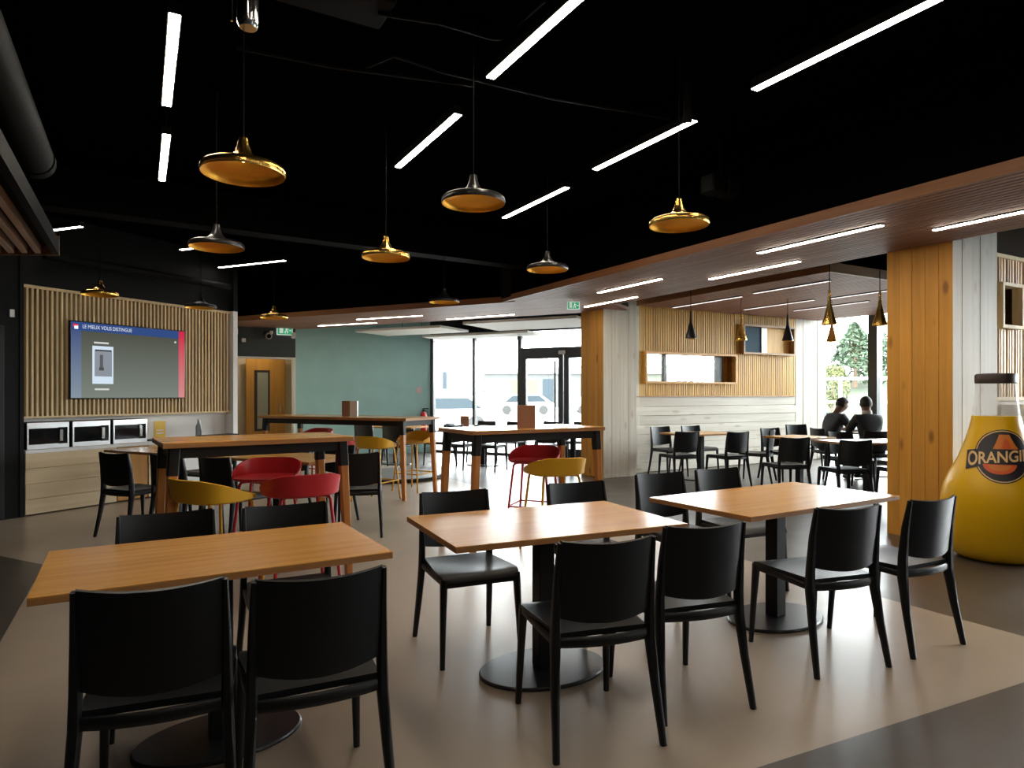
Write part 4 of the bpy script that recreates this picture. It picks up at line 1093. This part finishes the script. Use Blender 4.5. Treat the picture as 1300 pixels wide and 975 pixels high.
nx = W0 + Vector((CU, SU, 0)) * (WT - 0.30) - Vector((-SU, CU, 0)) * 0.006
tag(B().box((0, 0, 0), (0.14, 0.008, 0.14)).obj('wall_notice', mat('pale_pink_notice', (0.7, 0.55, 0.58), 0.5), None, (nx.x, nx.y, 1.45), TH), 'small pale notice on the teal wall above the extinguisher', 'notice')

# ================================================================== INFLATABLE BOTTLE
BC = Vector((4.03, 5.47, 0))
prof = [(0.20, 0.0), (0.27, 0.008), (0.315, 0.04), (0.352, 0.10), (0.378, 0.18), (0.392, 0.28), (0.396, 0.40), (0.39, 0.50), (0.37, 0.60), (0.335, 0.69), (0.295, 0.77), (0.262, 0.84), (0.234, 0.92), (0.208, 1.0), (0.187, 1.08), (0.172, 1.15), (0.168, 1.18)]
def brad(z):
    for (r0, z0), (r1, z1) in zip(prof, prof[1:]):
        if z0 <= z <= z1: return r0 + (r1 - r0) * (z - z0) / max(1e-6, z1 - z0)
    return prof[-1][0]
view = math.atan2(-BC.y, -BC.x)
bo = tag(empty('inflatable_bottle', BC, view + PI / 2), 'giant yellow inflatable drink bottle beside the big column', 'inflatable')
# local -y faces the viewpoint
B().lathe(prof, 64).obj('body', 'bottle', bo)
B().lathe([(0.166, 1.182), (0.158, 1.26), (0.148, 1.36), (0.142, 1.45)], 48).obj('clear_neck', 'bottleclear', bo)
capm = B().lathe([(0.143, 1.45), (0.147, 1.455), (0.147, 1.515), (0.138, 1.53), (0.05, 1.535)], 48).obj('cap', 'cap', bo)
def onbottle(x, z, off):
    r = brad(z) + off
    a = -PI / 2 + x / max(0.2, brad(z))
    return (r * math.cos(a), r * math.sin(a), z)
def bottle_patch(name, m, fn, nu, nv, off):
    bm = bmesh.new()
    vv = [[bm.verts.new(onbottle(*fn(i/nu, j/nv), off)) for j in range(nv + 1)] for i in range(nu + 1)]
    for i in range(nu):
        for j in range(nv):
            try: bm.faces.new((vv[i][j], vv[i+1][j], vv[i+1][j+1], vv[i][j+1]))
            except ValueError: pass
    bmesh.ops.remove_doubles(bm, verts=bm.verts, dist=1e-5)
    bmesh.ops.recalc_face_normals(bm, faces=bm.faces)
    for f in bm.faces:
        c = f.calc_center_median()
        if f.normal.x * c.x + f.normal.y * c.y < 0: f.normal_flip()
    me = bpy.data.meshes.new(name); bm.to_mesh(me); bm.free()
    me.materials.append(M[m]); me.shade_smooth()
    return put(name, me, bo)
LX, LZ = 0.045, 0.865
def disc(cx, cz, a, b_):
    return lambda u, v: (cx + a * v * math.cos(2*PI*u), cz + b_ * v * math.sin(2*PI*u))
lg = bottle_patch('logo_ring', 'cream', disc(LX, LZ, 0.187, 0.202), 40, 8, 0.004)
bottle_patch('logo_disc', 'navy', disc(LX, LZ, 0.196, 0.21), 40, 8, 0.003)
bottle_patch('logo_field', 'navy', disc(LX, LZ, 0.179, 0.194), 40, 8, 0.005)
bottle_patch('logo_peel', 'logoorange', lambda u, v: (LX + 0.01 + lerp_(-0.055 - 0.02*(1-v), 0.045 + 0.05*(1-v), u) * (1 - 0.35*v), LZ + 0.055 + 0.115 * v), 10, 8, 0.007)
bottle_patch('logo_peel', 'logored', lambda u, v: (LX + 0.02 + lerp_(-0.03, 0.03, u) * (1 - 0.6*v), LZ + 0.06 + 0.075 * v), 8, 8, 0.009)
bottle_patch('logo_slice', 'logored', lambda u, v: (LX - 0.02 + 0.11 * v * math.cos(PI + PI*u), LZ - 0.065 + 0.075 * v * math.sin(PI + PI*u)), 24, 8, 0.007)
bottle_patch('logo_slice', 'logoorange', lambda u, v: (LX - 0.02 + 0.075 * v * math.cos(PI + PI*u), LZ - 0.07 + 0.045 * v * math.sin(PI + PI*u)), 24, 8, 0.009)
# banner behind the name, rising to the right, then the name itself
def rise(x): return LZ - 0.012 + 0.10 * x
bottle_patch('logo_banner', 'navy', lambda u, v: (lerp_(-0.215, 0.33, u), rise(lerp_(-0.215, 0.33, u)) + lerp_(-0.085 + 0.035 * min(1, u * 3), 0.068 + 0.012 * math.sin(PI*u), v)), 40, 6, 0.006)
nm = text_mesh('ORANGINA', 0.165, 'cream', 'name_lettering', 0.0035)
bm = bmesh.new(); bm.from_mesh(nm)
bmesh.ops.triangulate(bm, faces=bm.faces)
bmesh.ops.subdivide_edges(bm, edges=[e for e in bm.edges if e.calc_length() > 0.02], cuts=2)
mnx = min(v.co.x for v in bm.verts); mxx = max(v.co.x for v in bm.verts)
mny = min(v.co.y for v in bm.verts); mxy = max(v.co.y for v in bm.verts)
for v in bm.verts:
    fx_ = (v.co.x - mnx) / (mxx - mnx); fy = (v.co.y - mny) / (mxy - mny)
    x = lerp_(-0.195, 0.315, fx_)
    hh = 0.125 - 0.035 * min(1, fx_ * 4.0)
    z = rise(x) - 0.06 + 0.018 * min(1, fx_ * 4.0) + fy * hh
    v.co = onbottle(x, z, 0.011)
bm.to_mesh(nm); bm.free()
o = put('name_lettering', nm, bo)

# ================================================================== PEOPLE
def skin_obj(name, verts, edges, m, parent, root=0, sub=2):
    me = bpy.data.meshes.new(name + '_cage')
    me.from_pydata([v[0] for v in verts], edges, [])
    ob = bpy.data.objects.new(name + '_cage', me); COL.objects.link(ob)
    md = ob.modifiers.new('Skin', 'SKIN'); md.use_smooth_shade = True
    sv = me.skin_vertices[0].data
    for i, v in enumerate(verts):
        r = v[1]; sv[i].radius = r if isinstance(r, tuple) else (r, r); sv[i].use_root = (i == root)
    ms = ob.modifiers.new('Sub', 'SUBSURF'); ms.levels = sub; ms.render_levels = sub
    dg = bpy.context.evaluated_depsgraph_get()
    out = bpy.data.meshes.new_from_object(ob.evaluated_get(dg))
    bpy.data.objects.remove(ob)
    out.name = name; out.materials.clear(); out.materials.append(M[m]); out.shade_smooth()
    return put(name, out, parent)
def person(x, y, rz, label, top, lean, head_dip, turn, hair_m='hair'):
    p = tag(empty('person', (x, y, 0), rz), label, 'person')
    ly = lean
    def hp(dx, dy, dz):                                    # head point with dip about the neck
        c, s = math.cos(head_dip), math.sin(head_dip)
        y_, z_ = dy * c + dz * s, -dy * s + dz * c
        c, s = math.cos(turn), math.sin(turn)
        return (dx * c - y_ * s, ly + 0.02 + dx * s + y_ * c, 1.08 + z_)
    V = [((0, -0.06, 0.545), (0.15, 0.12)), ((0, -0.05 + ly*0.3, 0.72), (0.135, 0.10)), ((0, -0.03 + ly*0.8, 0.92), (0.15, 0.11)), ((0, ly - 0.005, 1.03), (0.075, 0.07)),
         (hp(0, 0, 0.0), 0.055), (hp(0, 0.02, 0.08), (0.068, 0.078)), (hp(0, 0.015, 0.15), (0.076, 0.094)), (hp(0, 0.0, 0.215), (0.062, 0.075)), (hp(0, 0.10, 0.115), (0.014, 0.018))]
    E = [(0, 1), (1, 2), (2, 3), (3, 4), (4, 5), (5, 6), (6, 7), (5, 8)]
    for sx in (-1, 1):
        n = len(V)
        V += [((sx*0.165, ly - 0.01, 0.985), 0.062), ((sx*0.225, ly + 0.09, 0.79), 0.045), ((sx*0.13, ly + 0.31, 0.775), 0.030), ((sx*0.11, ly + 0.37, 0.772), (0.038, 0.018))]
        E += [(2, n), (n, n+1), (n+1, n+2), (n+2, n+3)]
        h = n + 3
        for k, (fx_, fl) in enumerate(((-0.030, 0.060), (-0.010, 0.072), (0.010, 0.068), (0.029, 0.052))):
            m_ = len(V)
            V += [((sx*0.11 - fx_, ly + 0.41, 0.775), 0.0085), ((sx*0.105 - fx_, ly + 0.40 + fl*0.6, 0.772), 0.008), ((sx*0.10 - fx_, ly + 0.39 + fl, 0.757), 0.007)]
            E += [(h, m_), (m_, m_+1), (m_+1, m_+2)]
        m_ = len(V)
        V += [((sx*0.07, ly + 0.385, 0.765), 0.010), ((sx*0.058, ly + 0.42, 0.758), 0.008)]
        E += [(h, m_), (m_, m_+1)]
        n = len(V)
        V += [((sx*0.09, 0.02, 0.535), 0.085), ((sx*0.12, 0.36, 0.515), 0.062), ((sx*0.13, 0.35, 0.30), 0.052), ((sx*0.13, 0.33, 0.09), 0.036), ((sx*0.135, 0.40, 0.04), (0.036, 0.030)), ((sx*0.14, 0.47, 0.032), (0.034, 0.022))]
        E += [(0, n), (n, n+1), (n+1, n+2), (n+2, n+3), (n+3, n+4), (n+4, n+5)]
    skin_obj('body', V, E, 'skin', p)
    g = 0.014
    TV = [((0, -0.06, 0.55), (0.15 + g, 0.12 + g)), ((0, -0.05 + ly*0.3, 0.72), (0.14 + g, 0.105 + g)), ((0, -0.03 + ly*0.8, 0.92), (0.155 + g, 0.115 + g)), ((0, ly - 0.005, 1.02), (0.085 + g, 0.078 + g))]
    TE = [(0, 1), (1, 2), (2, 3)]
    for sx in (-1, 1):
        n = len(TV)
        if top == 'jacket':
            TV += [((sx*0.168, ly - 0.01, 0.985), 0.08), ((sx*0.228, ly + 0.09, 0.80), 0.064), ((sx*0.145, ly + 0.28, 0.78), 0.046)]
            TE += [(2, n), (n, n+1), (n+1, n+2)]
        else:
            TV += [((sx*0.168, ly - 0.01, 0.985), 0.078), ((sx*0.21, ly + 0.06, 0.86), 0.066)]
            TE += [(2, n), (n, n+1)]
    skin_obj('jacket' if top == 'jacket' else 'shirt', TV, TE, top, p)
    LV, LE = [((0, -0.06, 0.54), (0.16, 0.13))], []
    for sx in (-1, 1):
        n = len(LV)
        LV += [((sx*0.09, 0.02, 0.537), 0.096), ((sx*0.12, 0.36, 0.518), 0.074), ((sx*0.13, 0.35, 0.30), 0.064), ((sx*0.13, 0.33, 0.10), 0.054)]
        LE += [(0, n), (n, n+1), (n+1, n+2), (n+2, n+3)]
    skin_obj('trousers', LV, LE, 'denim', p)
    for sx in (-1, 1):
        skin_obj('shoe', [((sx*0.13, 0.31, 0.055), (0.045, 0.05)), ((sx*0.135, 0.40, 0.045), (0.046, 0.04)), ((sx*0.14, 0.49, 0.036), (0.042, 0.03))], [(0, 1), (1, 2)], 'shoe', p)
    # hair cap: upper back of the skull
    b = B()
    def cap(u, v):
        a = 2*PI*u; e = lerp_(-0.15, PI/2, v)
        lowf = 0.55 if math.sin(a) > 0.2 else -0.55          # hairline higher on the face side
        e = lerp_(lowf - 0.1, PI/2 - 0.02, v)
        d = Vector((0.083 * math.cos(a) * math.cos(e), 0.100 * math.sin(a) * math.cos(e), 0.105 * math.sin(e)))
        return hp(d.x, d.y + 0.008, d.z + 0.143), (d.x, d.y, d.z)
    b.sheet(cap, 28, 10, 0.010); b.obj('hair', hair_m, p)
    for sx in (-1, 1):
        e0 = hp(sx*0.03, 0.094, 0.145); B().lathe([(0.001, -0.008), (0.008, -0.004), (0.009, 0), (0.008, 0.004), (0.001, 0.008)], 10, c=e0).obj('eye', 'eye', p)
        e1 = hp(sx*0.078, 0.005, 0.125); B().tube([Vector(e1) + Vector((0, 0, -0.03)), Vector(e1), Vector(e1) + Vector((0, 0, 0.03))], [0.008, 0.014, 0.010], 8).obj('ear', 'skin', p)
    m0, m1 = hp(-0.022, 0.092, 0.065), hp(0.022, 0.092, 0.065)
    B().tube([m0, ((m0[0]+m1[0])/2, (m0[1]+m1[1])/2 + 0.004, (m0[2]+m1[2])/2), m1], [0.004, 0.006, 0.004], 8).obj('mouth', mat('lips', (0.12, 0.04, 0.035), 0.5) if 'lips' not in bpy.data.materials else bpy.data.materials['lips'], p)
    if top == 'jacket':
        c0 = (0, ly + 0.0, 1.075); B().lathe([(0.075, -0.02), (0.072, 0.0), (0.066, 0.03), (0.062, 0.03), (0.066, -0.02)], 24, c=c0, cap=False).obj('collar', 'collar', p)
    else:
        def pan(u, v):
            x = lerp_(-0.10, 0.10, u); z = lerp_(0.70, 0.94, v)
            yy = ly * (0.3 + 0.5 * (z - 0.72) / 0.2) - 0.04
            return (x, yy + 0.128 - 2.2 * x * x, z), (x, 1, 0)
        B().sheet(pan, 8, 8, 0.012).obj('shirt_print', 'shirtpanel', p)
    return p
person(5.20, 10.70, math.radians(-84), 'person in dark shirt with pale front bending over the table', 'shirt', 0.10, 0.45, 0.0)
person(5.50, 10.13, math.radians(0), 'person in black jacket sitting with back to us', 'jacket', 0.05, 0.15, -0.3)

# ================================================================== OUTSIDE
gz0 = -0.06
gr_ = B().quad([(-120, 13.0, gz0), (200, -60, gz0), (200, 200, gz0), (-120, 200, gz0)]).obj('ground', 'tarmac', smooth=False)
struct(gr_, 'pale tarmac ground outside the windows')
wb3 = tag(empty('building', (-6.9, 33, gz0)), 'plain white building outside the left pane of the glazed front', 'building')
B().b2(-6, 5.0, 0, 10, 0, 7.5).obj('wall', 'bldg', wb3, smooth=False)
B().b2(-6.1, 5.1, -0.1, 10.1, 7.5, 7.8).obj('roof_edge', 'bldg', wb3, smooth=False)
f = B().b2(3.25, 3.65, -0.04, 0.1, 1.65, 2.55).obj('window', 'frame', wb3, smooth=False); B().b2(3.29, 3.61, -0.06, 0, 1.69, 2.51).obj('pane', 'bwin', f, smooth=False)
f = B().b2(2.9, 3.7, -0.04, 0.1, 0.4, 1.0).obj('window', 'frame', wb3, smooth=False); B().b2(2.95, 3.65, -0.06, 0, 0.45, 0.95).obj('pane', 'bwin', f, smooth=False)
b4 = tag(empty('building', (-3.0, 70, gz0)), 'low grey commercial building with a yellow panel outside', 'building')
B().b2(0, 11, 0, 8, 0, 3.6).obj('wall', 'bldg2', b4, smooth=False); B().b2(-0.2, 20, -0.3, 8, 3.6, 4.2).obj('roof_band', 'bldg', b4, smooth=False)
B().b2(3.0, 5.6, -0.06, 0, 0.6, 2.9).obj('yellow_panel', 'bldgyellow', b4, smooth=False); B().b2(6.3, 7.4, -0.06, 0, 0.3, 3.0).obj('window', 'bwin', b4, smooth=False)
B().b2(11.2, 20, 0.2, 8, 0, 3.6).obj('wall', mat('olive_cladding', (0.045, 0.05, 0.035), 0.7), b4, smooth=False)
B().b2(13.3, 17, 0.1, 0.2, 1.4, 2.6).obj('white_panel', 'bldg', b4, smooth=False)
lp = tag(empty('street_lamp', (-2.9, 27, gz0)), 'pale street lamp with curved arm outside the left pane', 'street lamp')
B().tube([(0, 0, 0), (0, 0, 2.9), (0.1, 0, 3.15), (0.4, 0, 3.3), (0.8, 0, 3.25)], [0.05, 0.04, 0.035, 0.03, 0.03], 10).obj('pole', 'galv', lp)
B().box((0.85, 0, 3.2), (0.3, 0.14, 0.08), 0, 0.02).obj('lamp_head', 'galv', lp)
def vehicle(x, y, L, h, lab, m='vanpaint', rz=0.0):
    v = tag(empty('car', (x, y, gz0), rz), lab, 'car', 'vehicles parked outside')
    b = B(); pts = [(0, 0.25), (0, 0.75), (0.1*L, 0.82), (0.28*L, h), (0.75*L, h), (0.93*L, 0.85), (L, 0.75), (L, 0.25)]
    rr = [[(px, yy, pz) for px, pz in pts] for yy in (-0.85, 0.85)]
    b.rings(rr); b.obj('body', m, v, smooth=False)
    b = B(); pts = [(0.16*L, 0.85), (0.30*L, h - 0.08), (0.73*L, h - 0.08), (0.86*L, 0.88)]
    rr = [[(px, yy, pz) for px, pz in pts] for yy in (-0.87, 0.87)]
    b.rings(rr); b.obj('side_windows', 'bwin', v, smooth=False)
    for wx in (0.2*L, 0.8*L):
        for wy_ in (-0.8, 0.8): B().tube([(wx, wy_ - 0.1, 0.32), (wx, wy_ + 0.1, 0.32)], 0.32, 16).obj('wheel', 'tyre', v)
vehicle(-4.6, 25, 4.1, 1.35, 'white car parked outside before the white building')
vehicle(-1.2, 46, 4.2, 1.4, 'silver car parked outside before the yellow panel', mat('silver_paint', (0.45, 0.46, 0.47), 0.3))
vehicle(4.2, 48, 4.2, 1.4, 'white car parked outside seen through the entrance door')
def blob_tree(x, y, h, r, m, lab, cat, conifer=False, seed=0, grp=None, trunk=True, zb=gz0):
    rnd = random.Random(seed)
    t = tag(empty(cat.replace(' ', '_'), (x, y, zb)), lab, cat, grp)
    bm = bmesh.new()
    n = 1100
    for k in range(n):
        if conifer:
            q = rnd.random() ** 0.8; z = h * (0.08 + 0.92 * q); rad = r * (1 - q) ** 0.75 * (0.35 + 0.65 * math.sqrt(rnd.random())); 
        else:
            while True:
                a, b_, c = (rnd.uniform(-1, 1) for _ in range(3))
                if 0.3 < a*a + b_*b_ + c*c < 1: break
            z = h * 0.55 + c * h * 0.45; rad = None
        an = rnd.uniform(0, 2*PI); s = rnd.uniform(0.5, 1.1) * r * 0.12
        px, py = (rad * math.cos(an), rad * math.sin(an)) if rad is not None else (a * r, b_ * r)
        d = Vector((rnd.gauss(0, 1), rnd.gauss(0, 1), rnd.gauss(0, 1))).normalized(); e = d.cross(Vector((rnd.gauss(0, 1), rnd.gauss(0, 1), rnd.gauss(0, 1)))).normalized()
        c_ = Vector((px, py, z)); g = d.cross(e) * 0.25
        vs_ = [bm.verts.new(c_ + w) for w in (d*s, e*s*0.6 + g*s, -d*s, -e*s*0.6 + g*s)]
        bm.faces.new(vs_)
    me = bpy.data.meshes.new('foliage'); bm.to_mesh(me); bm.free(); me.materials.append(M[m])
    fo = put('foliage', me, t); fo['kind'] = 'stuff'
    if trunk: B().tube([(0, 0, 0), (0.02*h, 0, h*0.5), (0, 0, h*0.9)], [r*0.08, r*0.05, r*0.015], 8).obj('trunk', 'bark', t)
    return t
for k, (x, y, h, r) in enumerate(((-2, 95, 5.2, 2.6), (4, 96, 4.8, 2.6), (10, 95, 5.4, 2.7), (16.5, 98, 5.8, 3.0), (24, 92, 6.5, 2.9), (31, 90, 5.8, 2.9))):
    blob_tree(x, y, h, r, 'leaf3', ['hazy tree line outside behind the grey building, far left tree', 'hazy tree outside above the yellow panel', 'hazy tree outside above the entrance door, left', 'hazy tree outside above the entrance door, right', 'hazy tree outside in the left half of the ribbon window', 'hazy tree outside in the right half of the ribbon window'][k], 'tree', seed=k, grp='hazy trees outside')
# slope with railing outside the bay window
OD = Vector((CU, SU, 0))
hb = B().prism([UV(20, -10)[:2], UV(34, -10)[:2], UV(34, 24)[:2], UV(20, 24)[:2]], gz0, 0.02)
bank = bmesh.new()
q = [UV(19, -12, gz0), UV(19, 20, gz0), UV(27, 20, 2.0), UV(27, -12, 2.0), UV(45, 20, 2.2), UV(45, -12, 2.2)]
vv = [bank.verts.new(p) for p in q]
bank.faces.new((vv[0], vv[3], vv[2], vv[1])); bank.faces.new((vv[3], vv[5], vv[4], vv[2]))
me = bpy.data.meshes.new('grass_bank'); bank.to_mesh(me); bank.free(); me.materials.append(M['grass'])
tag(put('grass_bank', me), 'green grass bank rising outside the bay window', 'grass', kind='stuff')
rl = tag(empty('railing', UV(15.2, 0, gz0), TH), 'pale horizontal railing outside the bay window', 'railing')
for z in (1.22, 1.80): B().b2(-0.03, 0.03, -9, 14, z - 0.035, z + 0.035).obj('rail', 'galv', rl, smooth=False)
for k in range(8): B().b2(-0.03, 0.03, -9 + k * 3.2, -8.94 + k * 3.2, 0, 1.85).obj('post', 'galv', rl, smooth=False)
def at(px, Z, z=gz0): return ((px - CX) / F * Z, Z, z)
c_ = at(1085, 27); blob_tree(c_[0], c_[1], 2.7, 1.3, 'leaf', 'green conifer outside the bay window', 'tree', True, 21, zb=1.55)
c_ = at(1056, 24); blob_tree(c_[0], c_[1], 1.8, 0.6, 'leaf2', 'yellow-green bush outside at the left of the bay window', 'bush', False, 22, zb=0.68)
c_ = at(1112, 30); blob_tree(c_[0], c_[1], 2.2, 1.3, 'leaf', 'lower green tree outside beside the window mullion', 'tree', False, 23, zb=1.98)
